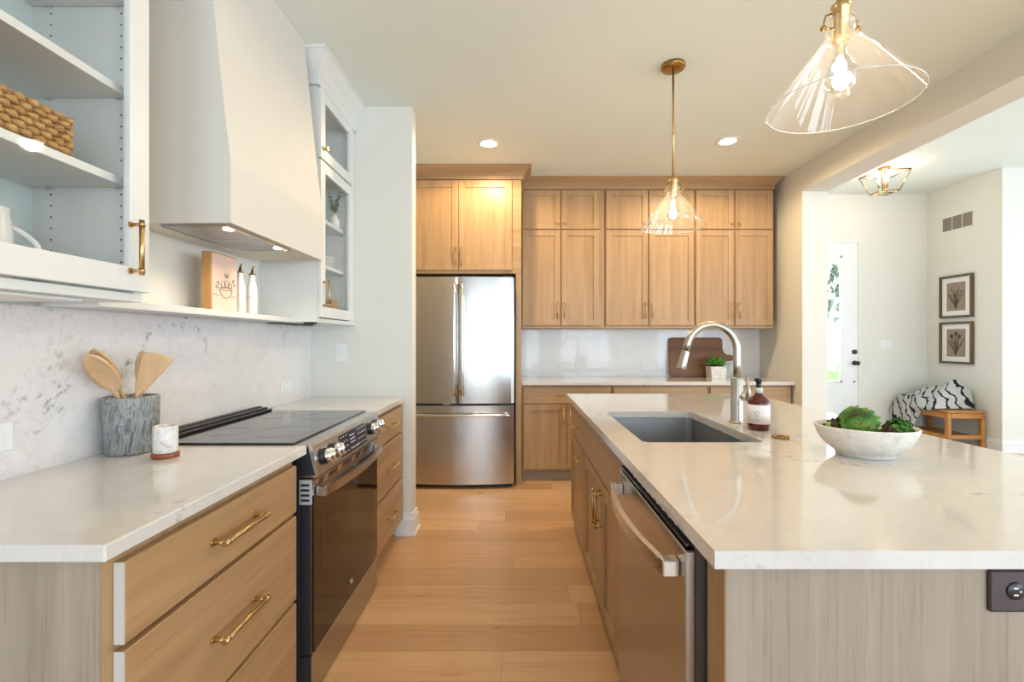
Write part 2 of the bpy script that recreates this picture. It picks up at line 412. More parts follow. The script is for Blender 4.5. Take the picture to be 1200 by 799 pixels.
# ------------------------------------------------------------------ small builders for cabinetry
def shaker_bm(face, u0, u1, z0, z1, wf, wb, fw=.058):
    bm = BM(); d = 1 if wb > wf else -1
    fb(bm, face, u0, u0+fw, wf, wb, z0, z1, .0015); fb(bm, face, u1-fw, u1, wf, wb, z0, z1, .0015)
    fb(bm, face, u0+fw, u1-fw, wf, wb, z0, z0+fw, .0015); fb(bm, face, u0+fw, u1-fw, wf, wb, z1-fw, z1, .0015)
    fb(bm, face, u0+fw, u1-fw, wf+d*.009, wb, z0+fw, z1-fw)
    return bm
def slab_bm(face, u0, u1, z0, z1, wf, wb):
    bm = BM(); fb(bm, face, u0, u1, wf, wb, z0, z1, .002); return bm
def pull(face, out, wf, u, z, L, vert, parent, r=.0055, mat='brass', proj=.032, name='handle'):
    """bar pull on a face; out=+-1 outward direction along w"""
    def P(uu, ww, zz): return (uu, ww, zz) if face == 'Y' else (ww, uu, zz)
    bm = BM(); w = wf + out*proj; h = L/2
    a, b = ((u, z-h), (u, z+h)) if vert else ((u-h, z), (u+h, z))
    tube(bm, [P(a[0], w, a[1]), P(b[0], w, b[1])], r, 14)
    ins = .012
    for (pu, pz), s in ((a, 1), (b, -1)):
        q = (pu, pz + s*ins) if vert else (pu + s*ins, pz)
        tube(bm, [P(q[0], wf + out*.0005, q[1]), P(q[0], wf + out*.004, q[1])], r*1.3, 14)
        tube(bm, [P(q[0], wf + out*.0005, q[1]), P(q[0], w, q[1])], r*.75, 12)
        k0 = (q[0], q[1]-.005) if vert else (q[0]-.005, q[1]); k1 = (q[0], q[1]+.005) if vert else (q[0]+.005, q[1])
        tube(bm, [P(k0[0], w, k0[1]), P(k1[0], w, k1[1])], r*1.22, 14)
    return obj(name, bm, mat, parent)
def knob(face, out, wf, u, z, parent, r=.013, mat='brass'):
    def P(ww): return (u, ww, z) if face == 'Y' else (ww, u, z)
    bm = BM()
    tube(bm, [P(wf+out*.0005), P(wf+out*.003), P(wf+out*.004), P(wf+out*.014), P(wf+out*.017), P(wf+out*.024), P(wf+out*.027)],
         [r*.8, r*.8, r*.42, r*.42, r*.95, r, r*.75], 18)
    return obj('knob', bm, mat, parent)

# ------------------------------------------------------------------ back run: fridge cabinet, uppers, bases
YF = 4.13     # fridge cabinet door face
fc = thing('refrigerator_cabinet', 'deep oak cabinet with two tall doors over the refrigerator', 'cabinet', (-.49, YF+.3, 0))
bm = BM(); box(bm, -1.02, .038, YF+.02, WB-.002, 1.884, 2.72); obj('body', bm, 'oak_x', fc)
bm = BM(); box(bm, -.012, .038, YF+.02, WB-.002, 0, 1.882, .001); obj('side_panel', bm, 'oak_z', fc)
obj('side_panel', B1(-1.03, -1.0, YF+.02, WB-.002, 0, 1.882, bev=.001), 'oak_z', fc)
for (a, b, hx) in ((-.992, -.5215, -.545), (-.5175, -.046, -.492)):
    d = obj('door', shaker_bm('Y', a, b, 1.914, 2.708, YF, YF+.0195, .06), 'oak_z', fc)
    pull('Y', -1, YF, hx, 2.03, .16, True, d)
YU = 4.42
ux = [(.045, .835, (.053,.411), (.421,.783)), (.84, 1.69, (.848,1.245), (1.257,1.683)), (1.695, 2.44, (1.702,2.064), (2.074,2.433))]
ul = ['oak wall cabinet beside the refrigerator cabinet, two short doors over two tall ones',
      'middle oak wall cabinet behind the small pendant, two short doors over two tall ones',
      'oak wall cabinet nearest the foyer opening, above the cutting board']
for (a, b, d1_, d2_), lb in zip(ux, ul):
    t = thing('wall_cabinet', lb, 'cabinet', ((a+b)/2, YU+.2, 1.40), 'oak wall cabinets on the back wall')
    bm = BM(); box(bm, a, b, YU+.02, WB-.002, 1.405, 2.726); obj('body', bm, 'oak_z', t)
    bm = BM(); box(bm, a, b, YU+.006, YU+.0195, 1.405, 1.422, .002); obj('light_rail', bm, 'oak_x', t)
    for (u0, u1), s in ((d1_, 1), (d2_, -1)):
        d = obj('door', shaker_bm('Y', u0, u1, 1.430, 2.336, YU, YU+.0195, .055), 'oak_z', t)
        hx = u1-.028 if s == 1 else u0+.028
        pull('Y', -1, YU, hx, 1.57, .15, True, d, r=.005)
        d = obj('door', shaker_bm('Y', u0, u1, 2.348, 2.715, YU, YU+.0195, .055), 'oak_z', t)
        knob('Y', -1, YU, hx, 2.40, d)
# crown mouldings on top of the oak cabinets
def crown(name, path, z0, z1, label, mat='oak_x', pr=.085):
    """path = list of (x,y) corner points along cabinet faces, outward to the right-hand side"""
    hh = z1-z0; prof = [(0,0),(.014,0),(.014,hh*.30),(.022,hh*.36),(.030,hh*.50),(.055,hh*.74),(pr-.012,hh*.82),(pr-.008,hh*.88),(pr,hh*.90),(pr,hh),(0,hh)]
    bm = BM(); rings = []
    for i, p in enumerate(path):
        p = Vector(p); dirs = []
        if i > 0: dirs.append((p - Vector(path[i-1])).normalized())
        if i < len(path)-1: dirs.append((Vector(path[i+1]) - p).normalized())
        ns = [Vector((d.y, -d.x)) for d in dirs]
        nn = ns[0] if len(ns) == 1 else (ns[0]+ns[1]) / (1 + ns[0].dot(ns[1]))
        rings.append([bm.verts.new((p.x + nn.x*a, p.y + nn.y*a, z0+z)) for a, z in prof])
    for a, b in zip(rings, rings[1:]):
        for k in range(len(prof)): bm.faces.new((a[k], a[(k+1)%len(prof)], b[(k+1)%len(prof)], b[k]))
    bm.faces.new(rings[0]); bm.faces.new(rings[-1][::-1])
    return single(name, bm, mat, label, 'moulding')
crown('crown_moulding', [(-1.02, YF+.02), (.039, YF+.02), (.039, YU-.09)], 2.722, CEIL-.001, 'stained oak crown moulding over the refrigerator cabinet, nearer than the longer one')
crown('crown_moulding', [(.047, YU+.02), (2.44, YU+.02), (2.44, WB-.003)], 2.728, CEIL-.001, 'long stained oak crown moulding over the three wall cabinets', pr=.075)
# base cabinets of the back run
YBs = 4.235
bx = [(.042, .862), (.866, 1.742), (1.746, 2.505)]
bl = ['oak base cabinet next to the refrigerator with one drawer over two doors',
      'oak base cabinet mostly hidden behind the island, in the middle of the back run',
      'oak base cabinet at the end of the back run by the foyer wall']
for (a, b), lb in zip(bx, bl):
    t = thing('base_cabinet', lb, 'cabinet', ((a+b)/2, YBs+.3, 0), 'oak base cabinets along the back wall')
    bm = BM(); box(bm, a, b, YBs+.02, WB-.002, .10, .880); obj('body', bm, 'oak_z', t)
    bm = BM(); box(bm, a, b, YBs+.045, YBs+.1, 0, .099); obj('toe_kick', bm, 'oak_toe', t)
    d = obj('drawer', slab_bm('Y', a+.016, b-.012, .715, .862, YBs, YBs+.0195), 'oak_x', t)
    pull('Y', -1, YBs, (a+b)/2, .785, .19, False, d, r=.005)
    m_ = (a+b)/2
    for u0, u1, s in ((a+.016, m_-.002, 1), (m_+.002, b-.012, -1)):
        d = obj('door', shaker_bm('Y', u0, u1, .118, .705, YBs, YBs+.0195, .058), 'oak_z', t)
        pull('Y', -1, YBs, (u1-.028) if s == 1 else (u0+.028), .60, .15, True, d, r=.005)

def countertop(bm, x0, x1, y0, y1, z=CT, t=CTH): return box(bm, x0, x1, y0, y1, z-t, z, .003)
single('quartz_countertop', countertop(BM(), .040, WR-.002, 4.205, WB-.016), 'quartz', 'white quartz countertop on the base cabinets along the back wall', 'countertop')
single('backsplash', B1(.040, WR-.002, WB-.0155, WB-.0005, CT-.0, 1.404), 'plainq', 'plain white stone backsplash under the oak wall cabinets', 'backsplash')

# ------------------------------------------------------------------ refrigerator
fr = thing('refrigerator', 'stainless french door refrigerator with freezer drawer below', 'refrigerator', (-.507, 4.4, 0))
FX0, FX1 = -.984, -.028; FY = 4.055; FM = -.507
def curved_front(x0, x1, y, z0, z1, depth, bulge, xc0, xc1, seg=14, rb=.012):
    """door slab whose front bows gently out"""
    bm = BM(); pts = []
    for i in range(seg+1):
        x = x0 + (x1-x0)*i/seg; s = (x-xc0)/(xc1-xc0)*2-1
        e = min(x-x0, x1-x); rr = rb - math.sqrt(max(0, rb*rb - (rb-min(e, rb))**2))
        pts.append((x, y - bulge*(1-s*s) + rr))
    # refine ends
    poly = [(x1, y+depth), (x0, y+depth)] + pts
    prism(bm, poly, 'Z', z0, z1); return bm
bm = BM(); box(bm, FX0+.01, FX1-.01, FY+.075, 4.78, .03, 1.80); obj('body', bm, 'black', fr)
bm = BM(); box(bm, FX0+.02, FX1-.02, FY+.05, FY+.3, .0, .035); obj('base_grille', bm, 'black', fr)
for a, b, hx in ((FX0, FM-.003, FM-.032), (FM+.003, FX1, FM+.036)):
    d = obj('door', curved_front(a, b, FY, .742, 1.838, .07, .038, FX0, FX1, 20), 'steel', fr)
    bm = BM(); yb = FY-.085
    pts = [(hx, yb+.010 - .012*math.sin(PI*k/10), .812 + (1.785-.812)*k/10) for k in range(11)]
    tube(bm, pts, .0125, 12)
    for zz in (.84, 1.757): box(bm, hx-.010, hx+.010, yb, FY-.030, zz-.012, zz+.012, .003)
    obj('handle', bm, 'steelh', d)
d = obj('freezer_drawer', curved_front(FX0, FX1, FY, .040, .722, .07, .038, FX0, FX1, 28), 'steel', fr)
bm = BM(); pts = [(FX0+.04 + (FX1-FX0-.08)*k/12, FY-.062-.022*math.sin(PI*k/12), .645) for k in range(13)]
tube(bm, pts, .0125, 12)
for xx in (FX0+.065, FX1-.065): box(bm, xx-.012, xx+.012, FY-.06, FY+.002, .635, .655, .003)
obj('handle', bm, 'steelh', d)
bm = BM(); box(bm, FX0+.01, FX1-.01, FY+.01, FY+.074, .724, .740); obj('gasket', bm, 'black', fr)
for xx in (FX0+.06, FX1-.06):
    obj('hinge_cover', B1(xx-.04, xx+.04, FY+.02, FY+.14, 1.842, 1.856, bev=.004), 'black', fr)
obj('badge', B1(FX0+.335, FX0+.40, FY-.0085, FY-.003, .728, .737), 'steelh', fr)

# ------------------------------------------------------------------ left run
XB = -.775; XD = -.753; XE_ = -.743
def drawer_base(y0, y1, lb, panel, hl):
    t = thing('drawer_cabinet', lb, 'cabinet', ((WL+XB)/2, (y0+y1)/2, 0), 'oak drawer cabinets either side of the range')
    bm = BM(); box(bm, WL+.002, XB, y0, y1, .105, .880); obj('body', bm, 'oak_z', t)
    bm = BM(); box(bm, WL+.002, XB-.055, y0+.004, y1, 0, .104); obj('toe_kick', bm, 'oak_toe', t)
    if panel:
        bm = BM(); box(bm, WL+.002, XB, y0-.004, y0-.0003, 0.0, .880); obj('end_panel', bm, 'oak_daylit', t)
    a = y0+.028 if panel else y0+.012; b = y1-.012
    for z0, z1 in ((.699,.858), (.402,.686), (.115,.389)):
        d = obj('drawer', slab_bm('X', a, b, z0, z1, XD, XB+.0005), 'oak_y', t)
        if panel: obj('daylit_edge', B1(XB+.001, XD-.0006, a-.0012, a-.0002, z0+.0005, z1-.0005), plain('painted_daylight_edge', srgb(206,204,196), .35), d, label='drawer front end with pale daylight painted in')  # thin pale strip paints the daylight on the wooden drawer ends
        pull('X', 1, XD, (a+b)/2, (z0+z1)/2 + (.006 if z1 > .8 else .0), hl, False, d, r=.0075 if panel else .006, proj=.036)
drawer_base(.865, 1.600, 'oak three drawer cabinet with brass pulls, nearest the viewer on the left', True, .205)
drawer_base(2.432, YP-.002, 'oak three drawer cabinet between the range and the white partition wall', False, .16)
bm = BM(); box(bm, WL+.002, XB-.02, 1.602, 1.640, 0, .88)
single('filler_panel', bm, 'black', 'dark filler strip between the near drawers and the range', 'panel')
single('quartz_countertop', countertop(BM(), WL+.016, XE_, .838, 1.643), 'quartz', 'white quartz countertop left of the range with the utensil crock on it', 'countertop')
single('quartz_countertop', countertop(BM(), WL+.016, XE_, 2.429, YP-.001), 'quartz', 'short white quartz countertop between range and partition wall', 'countertop')
bm = BM(); box(bm, WL+.0005, WL+.0155, .70, YP-.001, .880, 1.3815)
single('backsplash', bm, 'splash', 'grey veined stone slab backsplash behind the range', 'backsplash')
# ledge shelf above the slab
single('ledge_shelf', B1(WL+.0005, -1.20, 1.336, 2.498, 1.382, 1.407, bev=.002), 'cabw', 'narrow white ledge shelf under the range hood', 'shelf')

# range
RY0, RY1 = 1.652, 2.424; RF = -.730
rg = thing('range', 'slide in electric range with black glass cooktop and stainless front', 'range', (-1.05, (RY0+RY1)/2, 0))
bm = BM(); box(bm, -1.36, -.775, RY0, RY1, .01, .905, .002); obj('body', bm, 'blacksteel', rg)
bm = BM(); box(bm, -1.345, -.790, RY0-.006, RY1+.0, .9155, .922, .001); obj('cooktop_glass', bm, 'blackglass', rg)
bm = BM(); box(bm, -1.35, -1.325, RY0+.005, RY1-.005, .9225, .944, .003); box(bm, -1.318, -1.296, RY0+.005, RY1-.005, .9225, .940, .003); box(bm, -1.29, -1.272, RY0+.005, RY1-.005, .9225, .932, .003)
obj('vent_trim', bm, 'black', rg)
# burner rings drawn on the glass
mt = plain('burner_mark_grey', (.10,.10,.11,1), .25)
 
for cx, cy, rr in ((-1.15,1.85,.08),(-1.15,2.24,.08),(-.93,1.85,.11),(-.93,2.24,.10)): obj('burner_mark', torus(BM(), (cx,cy,.9215), rr, .001, 40, 4), mt, rg)
# control panel
prof = [(-.790,.9155),(-.735,.914),(-.728,.906),(-.7065,.802),(-.712,.797),(-.775,.797),(-.790,.82)]
cp = obj('control_panel', prism(BM(), prof, 'Y', RY0, RY1), 'steel_l', rg)
def pp(y, s, off):   # point on the sloped panel face; s 0 top .. 1 bottom
    return Vector((-.728 + .0215*s + off*.979, y, .906-.104*s + off*.203))
bm = BM(); q = [pp(1.885,.10,.0008), pp(2.20,.10,.0008), pp(2.20,.93,.0008), pp(1.885,.93,.0008)]
q2 = [p - Vector((.003,0,0)) for p in q]; A = [bm.verts.new(p) for p in q]; Bv = [bm.verts.new(p) for p in q2]
bm.faces.new(A); bm.faces.new(Bv[::-1])
for i in range(4): bm.faces.new((A[i], Bv[i], Bv[(i+1)%4], A[(i+1)%4]))
dsp = obj('display', bm, plain('display_black', (.018,.018,.026,1), .3, 0, .05, spec=.3), cp)
mk = emit('display_marks', (.75,.8,.9,1), .22)
bm = BM(); random.seed(3)
def mark(y, s, w, h):
    vs = [bm.verts.new(pp(y+a*w, s+b*h, .0016)) for a, b in ((-.5,-.5),(.5,-.5),(.5,.5),(-.5,.5))]; bm.faces.new(vs)
for r_ in range(4):
    for c_ in range(3): mark(1.905+.028*c_, .2+.2*r_, .008, .035)
for c_ in range(4): mark(2.0+.026*c_, .8, .014, .04)
obj('keypad_marks', bm, mk, dsp); bm = BM()
for r_ in range(4):
    for c_ in range(4): mark(2.10+.027*c_, .2+.2*r_, .008, .035)
obj('keypad_marks', bm, mk, dsp)
bm = BM()
for c_ in (0, 1, 2.3, 3.3): 
    y = 2.005+.013*c_
    for a in ((0,.30,.008,.03),(0,.44,.008,.03),(0,.58,.008,.03)): 
        vs = [bm.verts.new(pp(y+u*a[2], a[1]+v*a[3], .0016)) for u, v in ((-.5,-.5),(.5,-.5),(.5,.5),(-.5,.5))]; bm.faces.new(vs)
obj('clock_digits', bm, emit('clock_blue', (.25,.35,1,1), .7), dsp)
for ky in (1.722, 1.812, 2.262, 2.352):
    bm = BM(); s = .48
    tube(bm, [pp(ky,s,.0), pp(ky,s,.010)], .030, 28)
    o = obj('knob_ring', bm, 'black', cp)
    bm = BM(); tube(bm, [pp(ky,s,.010), pp(ky,s,.030), pp(ky,s,.038), pp(ky,s,.041)], [.027,.0255,.0235,.019], 28)
    up = pp(ky, s-.1, 0) - pp(ky, s, 0); up.normalize()
    a_, b_ = pp(ky,s,.042) - up*.022, pp(ky,s,.042) + up*.022
    tube(bm, [a_, b_], .006, 8)
    obj('knob', bm, 'chrome', cp)
# oven door
bm = BM(); prism(bm, [(-.774,.165),(RF,.165),(RF,.752),(-.722,.782),(-.735,.792),(-.774,.792)], 'Y', RY0+.003, RY1-.003)
dr = obj('oven_door', bm, 'steel_y', rg)
bm = BM(); box(bm, RF+.0003, RF+.004, RY0+.010, RY1-.010, .170, .728, .001); gl = obj('door_glass', bm, 'ovenglass', dr)
bm = BM(); X_ = RF+.0045
for a in ((RY0+.10,RY0+.104,.26,.66),(RY1-.104,RY1-.10,.26,.66),(RY0+.104,RY1-.104,.26,.264),(RY0+.104,RY1-.104,.656,.66)): box(bm, X_-.0005, X_, a[0], a[1], a[2], a[3])
obj('window_outline', bm, plain('window_outline_brown', (.06,.035,.02,1), .15), gl)
# oval maker's emblem: ring with two linked script letters
bm = BM(); torus(bm, (RF+.0045, 2.037, .232), .0125, .0012, 26, 6, 'X')
tube(bm, [(RF+.0047, 2.037-.001+.006*math.cos(a), .232+.007*math.sin(a)) for a in [k*PI/6 for k in range(2, 12)]], .0011, 6)
tube(bm, [(RF+.0047, 2.037+.004+.004*math.cos(a), .232+.0045*math.sin(a)) for a in [k*PI/6 for k in range(2, 11)]], .0010, 6)
obj('emblem', bm, 'chrome', gl)
bm = BM()   # slots in the top of the door
for c0 in (1.72, 1.84, 1.86, 1.99, 2.01, 2.13, 2.15, 2.27): pass
for y0_, y1_ in ((1.70,1.745), (1.79,1.885), (1.93,2.04), (2.09,2.15), (2.20,2.30)):
    for i in range(4):
        t_ = .2+.2*i; x_ = RF + (.008)*t_; z_ = .752+.030*t_
        box(bm, x_-.004, x_+.0008, y0_, y1_, z_-.0016, z_+.0016)
obj('vent_slots', bm, 'black', dr)
bm = BM(); box(bm, -.774, RF+.001, RY0-.0005, RY0+.0028, .700, .788, .001)
obj('door_side', prism(BM(), [(-.774,.165),(RF-.006,.165),(RF-.006,.698),(-.774,.698)], 'Y', RY0+.0008, RY0+.0028), 'blacksteel', dr)
obj('end_cap', prism(BM(), [(-.788,.910),(-.742,.906),(-.7165,.806),(-.782,.804)], 'Y', RY0-.0022, RY0-.0002), 'blacksteel', cp)
obj('drawer_side', B1(-.774, RF-.004, RY0+.0008, RY0+.0028, .012, .158), 'blacksteel', rg)
sp = obj('side_bracket', bm, plain('satin_grey_metal', (.55,.56,.58,1), .5, .3), dr)
bm = BM()
for i in range(4): box(bm, -.768, -.738, RY0-.0012, RY0-.0002, .712+.018*i, .720+.018*i)
obj('bracket_slots', bm, 'black', sp)
# bowed handle, rectangular section
def bow_bar(bm, axis_pts, hw, hh, normal_axis=0):
    rings = []
    for (x, y, z) in axis_pts:
        rings.append([bm.verts.new((x+a*hw, y, z+b*hh)) for a, b in ((-1,-1),(1,-1),(1,1),(-1,1))])
    for a, b in zip(rings, rings[1:]):
        for k in range(4): bm.faces.new((a[k], a[(k+1)%4], b[(k+1)%4], b[k]))
    bm.faces.new(rings[0][::-1]); bm.faces.new(rings[-1])
bm = BM(); pts = []
for k in range(25):
    t_ = k/24; y = RY0+.03 + (RY1-RY0-.06)*t_; pts.append((-.700 + .030*math.sin(PI*t_)**.8, y, .738))
bow_bar(bm, pts, .007, .016)
for y in (RY0+.030, RY1-.058): box(bm, RF+.002, -.6915, y-.0015, y+.0295, .7205, .7555, .002)
obj('handle', bm, 'steel_l', dr)
bm = BM(); box(bm, -.774, RF, RY0+.003, RY1-.003, .012, .160, .002); obj('storage_drawer', bm, 'steel_y', rg)

# hood
HY0, HY1 = 1.64, 2.42
prof = [(WL+.001,1.70),(-1.01,1.70),(-1.01,1.927),(-1.018,1.98),(-1.045,2.22),(-1.071,2.48),(-1.095,2.72),(-1.103,CEIL-.001),(WL+.001,CEIL-.001)]
hd = thing('range_hood', 'tall tapered white plaster range hood over the cooktop', 'hood', (-1.2, 2.03, 1.70))
bm = BM(); prism(bm, prof, 'Y', HY0, HY1); obj('shell', bm, plain('hood_plaster', srgb(214,210,203), .65, var=.01), hd)
bm = BM()
box(bm, -1.268, -1.035, 1.662, 2.095, 1.692, 1.6995, .001)
ins = obj('filter_insert', bm, steel('grey_filter_steel', 1, (.42,.41,.42,1), .35), hd)
bm = BM()
for a in ((-1.275,-1.268,1.655,2.102),(-1.035,-1.028,1.655,2.102)): box(bm, a[0], a[1], a[2], a[3], 1.689, 1.6995)
box(bm, -1.275, -1.028, 2.095, 2.102, 1.689, 1.6995)
obj('insert_frame', bm, 'steelh', ins)
bm = BM(); 
for i in range(14): box(bm, -1.25, -1.06, 1.69+.028*i, 1.694+.028*i, 1.690, 1.6925)
obj('filter_ribs', bm, 'steel_sink', ins)
for y in (1.70, 2.05):
    bm = BM(); lathe(bm, [(0,1.688),(.017,1.688),(.019,1.692),(0,1.692)], (-1.054, y, 0), 18); obj('hood_lamp', bm, 'lampface', ins)
    l = bpy.data.lights.new('hood_light', 'SPOT'); l.energy = 3.2; l.color = (1,.80,.58); l.spot_size = 2.4; l.spot_blend = .8; l.shadow_soft_size = .02
    lo = bpy.data.objects.new('hood_light', l); C.objects.link(lo); lo.location = (-1.12, y+.1, 1.68)

# ------------------------------------------------------------------ white glass-door wall cabinets
XW = -1.055; XWB = -1.075
def glass_door(face_u0, u1, z0, z1, parent, st, handle=None):
    u0 = face_u0; bm = BM()
    fb(bm, 'X', u0, u0+st, XW, XWB+.001, z0, z1, .0012); fb(bm, 'X', u1-st, u1, XW, XWB+.001, z0, z1, .0012)
    fb(bm, 'X', u0+st, u1-st, XW, XWB+.001, z0, z0+st, .0012); fb(bm, 'X', u0+st, u1-st, XW, XWB+.001, z1-st, z1, .0012)
    d = obj('door', bm, 'cabw', parent)
    obj('glass_pane', B1(XWB+.006, XWB+.010, u0+st-.004, u1-st+.004, z0+st-.004, z1-st+.004), 'cabglass', d)
    return d
def white_cab(y0, y1, lb, z0, ztop, splits, shelves, holes_y, near_panel=True):
    t = thing('glass_door_cabinet', lb, 'cabinet', ((WL+XW)/2, (y0+y1)/2, z0), None)
    bm = BM()
    box(bm, WL+.001, XWB, y0, y0+.018, z0, ztop); box(bm, WL+.001, XWB, y1-.018, y1, z0, ztop)
    box(bm, WL+.001, XWB, y0+.018, y1-.018, z0, z0+.022); box(bm, WL+.001, XWB, y0+.018, y1-.018, ztop-.02, ztop)
    for s in splits: box(bm, WL+.001, XWB, y0+.018, y1-.018, s-.02, s+.0)
    box(bm, XWB-.02, XWB, y0+.018, y0+.03, z0+.022, ztop-.02); box(bm, XWB-.02, XWB, y1-.03, y1-.018, z0+.022, ztop-.02)
    obj('body', bm, 'cabw', t)
    bm = BM(); box(bm, WL+.001, WL+.007, y0+.018, y1-.018, z0+.022, ztop-.02); obj('back_panel', bm, 'inner', t)
    for z in shelves:
        s = obj('shelf', B1(WL+.008, XWB-.025, y0+.020, y1-.020, z-.022, z, bev=.001), 'cabw', t)
        for x in (WL+.06, XWB-.045):
            obj('shelf_clip', B1(x-.008, x+.008, y1-.0275, y1-.0185, z-.030, z-.0225), 'chrome', s)
    bm = BM()
    zz = z0+.08
    while zz < ztop-.05:
        if not any(abs(zz - z) < .04 for z in shelves):
            for x in (WL+.06, XWB-.045):
                lathe(bm, [(0,-.0006),(.0028,-.0006),(.0028,0),(0,0)], (x, y1-.018, zz), 8, axis='Y')
        zz += .032
    obj('peg_holes', bm, 'black', t)
    return t
# near cabinet, taller than the frame
t = white_cab(.745, 1.334, 'white wall cabinet with glass doors at the upper left, holding basket and pitcher', 1.393, 2.70, [], [1.738, 1.990, 2.25], None)
bm = BM(); box(bm, -1.34, -1.12, .80, 1.20, 1.384, 1.3925, .002); obj('under_cabinet_light', bm, 'plate', t)
dn = glass_door(.747, 1.334, 1.420, 2.68, t, .066)
pull('X', 1, XW, 1.268, 1.537, .150, True, dn, r=.0065, mat='brass')
# far cabinet
t2 = white_cab(2.50, 2.99, 'narrow white glass door cabinet between hood and partition wall', 1.385, 2.655, [2.285], [1.72, 1.98], None)
obj('filler', B1(WL+.001, XWB, 2.9905, YP-.001, 1.385, 2.655), 'cabw', t2)
dn = glass_door(2.503, 2.988, 1.412, 2.262, t2, .058); pull('X', 1, XW, 2.533, 1.54, .15, True, dn, r=.006)
dn = glass_door(2.503, 2.988, 2.275, 2.648, t2, .058); knob('X', 1, XW, 2.533, 2.33, dn, r=.015)
obj('power_cord_clip', B1(-1.16, -1.10, 2.52, 2.56, 1.372, 1.3845, bev=.003), 'black', t2)
obj('light_strip', B1(-1.35, -1.30, 2.51, 2.97, 1.377, 1.3845), 'black', t2)
crown('crown_moulding', [(WL+.002, 2.499), (XWB, 2.499), (XWB, YP-.002)], 2.657, CEIL-.001, 'white crown moulding above the narrow glass door cabinet', 'cabw', pr=.075)
M['wallcab'] = None

# ------------------------------------------------------------------ island
IX0, IX1, IY0, IY1 = .347, 1.613, .8164, 3.255
SX0, SX1, SY0, SY1 = .460, .904, 1.692, 2.43
def rounded(x0, x1, y0, y1, r, n=6):
    pts = []
    for cx, cy, a0 in ((x1-r,y1-r,0),(x0+r,y1-r,90),(x0+r,y0+r,180),(x1-r,y0+r,270)):
        for k in range(n+1):
            a = math.radians(a0 + 90*k/n); pts.append((cx+r*math.cos(a), cy+r*math.sin(a)))
    return pts
bm = BM()
outer = [bm.verts.new((x, y, CT)) for x, y in ((IX0,IY0),(IX1,IY0),(IX1,IY1),(IX0,IY1))]
inner = [bm.verts.new((x, y, CT)) for x, y in rounded(SX0, SX1, SY0, SY1, .025)]
es = []
for L in (outer, inner):
    for i in range(len(L)): es.append(bm.edges.new((L[i], L[(i+1)%len(L)])))
bmesh.ops.triangle_fill(bm, use_beauty=True, edges=es)
top = bm.faces[:]
for f in top:
    if f.normal.z < 0: f.normal_flip()
r = bmesh.ops.extrude_face_region(bm, geom=top)
bmesh.ops.translate(bm, verts=[g for g in r['geom'] if isinstance(g, bmesh.types.BMVert)], vec=(0,0,-CTH))
single('quartz_countertop', bm, 'quartz', 'large white quartz island countertop with the sink cut into it', 'countertop')
# sink basin
bm = BM(); e = .006; zt = CT-CTH-.0008; zb = .66
loops = []
for (off, z, rr) in ((-.02, zt, .03), (e*-1, zt, .028), (-e, zt-.002, .03), (-.004, zb+.03, .03), (.004, zb+.008, .035), (.03, zb, .04)):
    loops.append([bm.verts.new((x, y, z)) for x, y in rounded(SX0+off, SX1-off, SY0+off, SY1-off, rr)])
for a, b in zip(loops, loops[1:]):
    for k in range(len(a)):
        f = bm.faces.new((a[k], a[(k+1)%len(a)], b[(k+1)%len(a)], b[k])); f.smooth = False
bm.faces.new(loops[-1])
r = bmesh.ops.solidify(bm, geom=bm.faces[:], thickness=.0015)
sk = thing('kitchen_sink', 'undermount brushed steel sink set into the island', 'sink', ((SX0+SX1)/2, (SY0+SY1)/2, zb))
obj('basin', bm, 'steel_sink', sk)
obj('drain', lathe(BM(), [(0,.002),(.03,.002),(.042,.006),(.045,.003),(.045,.0012),(0,.0012)], ((SX0+SX1)/2+.05, (SY0+SY1)/2, zb), 24), 'chrome', sk)
# island cabinets
XI = .372; XIB = .392
def island_cab(y0, y1, lb, kind):
    t = thing('island_cabinet', lb, 'cabinet', (.65, (y0+y1)/2, 0), 'oak cabinets along the aisle side of the island')
    bm = BM()
    if kind == 'sink':     # open box so the basin hangs inside it
        box(bm, XIB, .95, y0, y0+.018, .10, .880); box(bm, XIB, .95, y1-.018, y1, .10, .880); box(bm, .932, .95, y0+.018, y1-.018, .10, .880)
        box(bm, XIB, .932, y0+.018, y1-.018, .10, .118); box(bm, XIB, XIB+.018, y0+.018, y1-.018, .118, .880)
    else: box(bm, XIB, .95, y0, y1, .10, .880)
    obj('body', bm, 'oak_z', t)
    bm = BM(); box(bm, XIB+.05, .95, y0, y1, 0, .099); obj('toe_kick', bm, 'oak_toe', t)
    if kind == 'sink':
        obj('false_front', slab_bm('X', y0+.006, y1-.006, .668, .850, XI, XIB-.0005), 'oak_y', t)
        m_ = (y0+y1)/2
        for a, b, s in ((y0+.006, m_-.002, 1), (m_+.002, y1-.006, -1)):
            d = obj('door', shaker_bm('X', a, b, .085, .655, XI, XIB-.0005), 'oak_z', t)
            pull('X', -1, XI, (b-.03) if s == 1 else (a+.03), .545, .16, True, d, r=.006)
    else:
        d = obj('drawer', slab_bm('X', y0+.006, y1-.01, .668, .850, XI, XIB-.0005), 'oak_y', t); pull('X', -1, XI, (y0+y1)/2, .76, .19, False, d)
        d = obj('door', shaker_bm('X', y0+.006, y1-.01, .085, .655, XI, XIB-.0005), 'oak_z', t); pull('X', -1, XI, y0+.10, .60, .14, False, d)
island_cab(1.537, 2.576, 'oak island cabinet under the sink with a pair of brass pulled doors', 'sink')
island_cab(2.578, 3.225, 'oak island cabinet at the far end with one drawer over a door', 'drawer')
t = thing('island_end', 'oak end panel closing the near end of the island, grey daylight painted in', 'panel', (.9, .86, 0))
bm = BM(); box(bm, .379, 1.30, .8445, .923, 0, .881, .001); obj('end_panel', bm, 'oak_daylit', t)
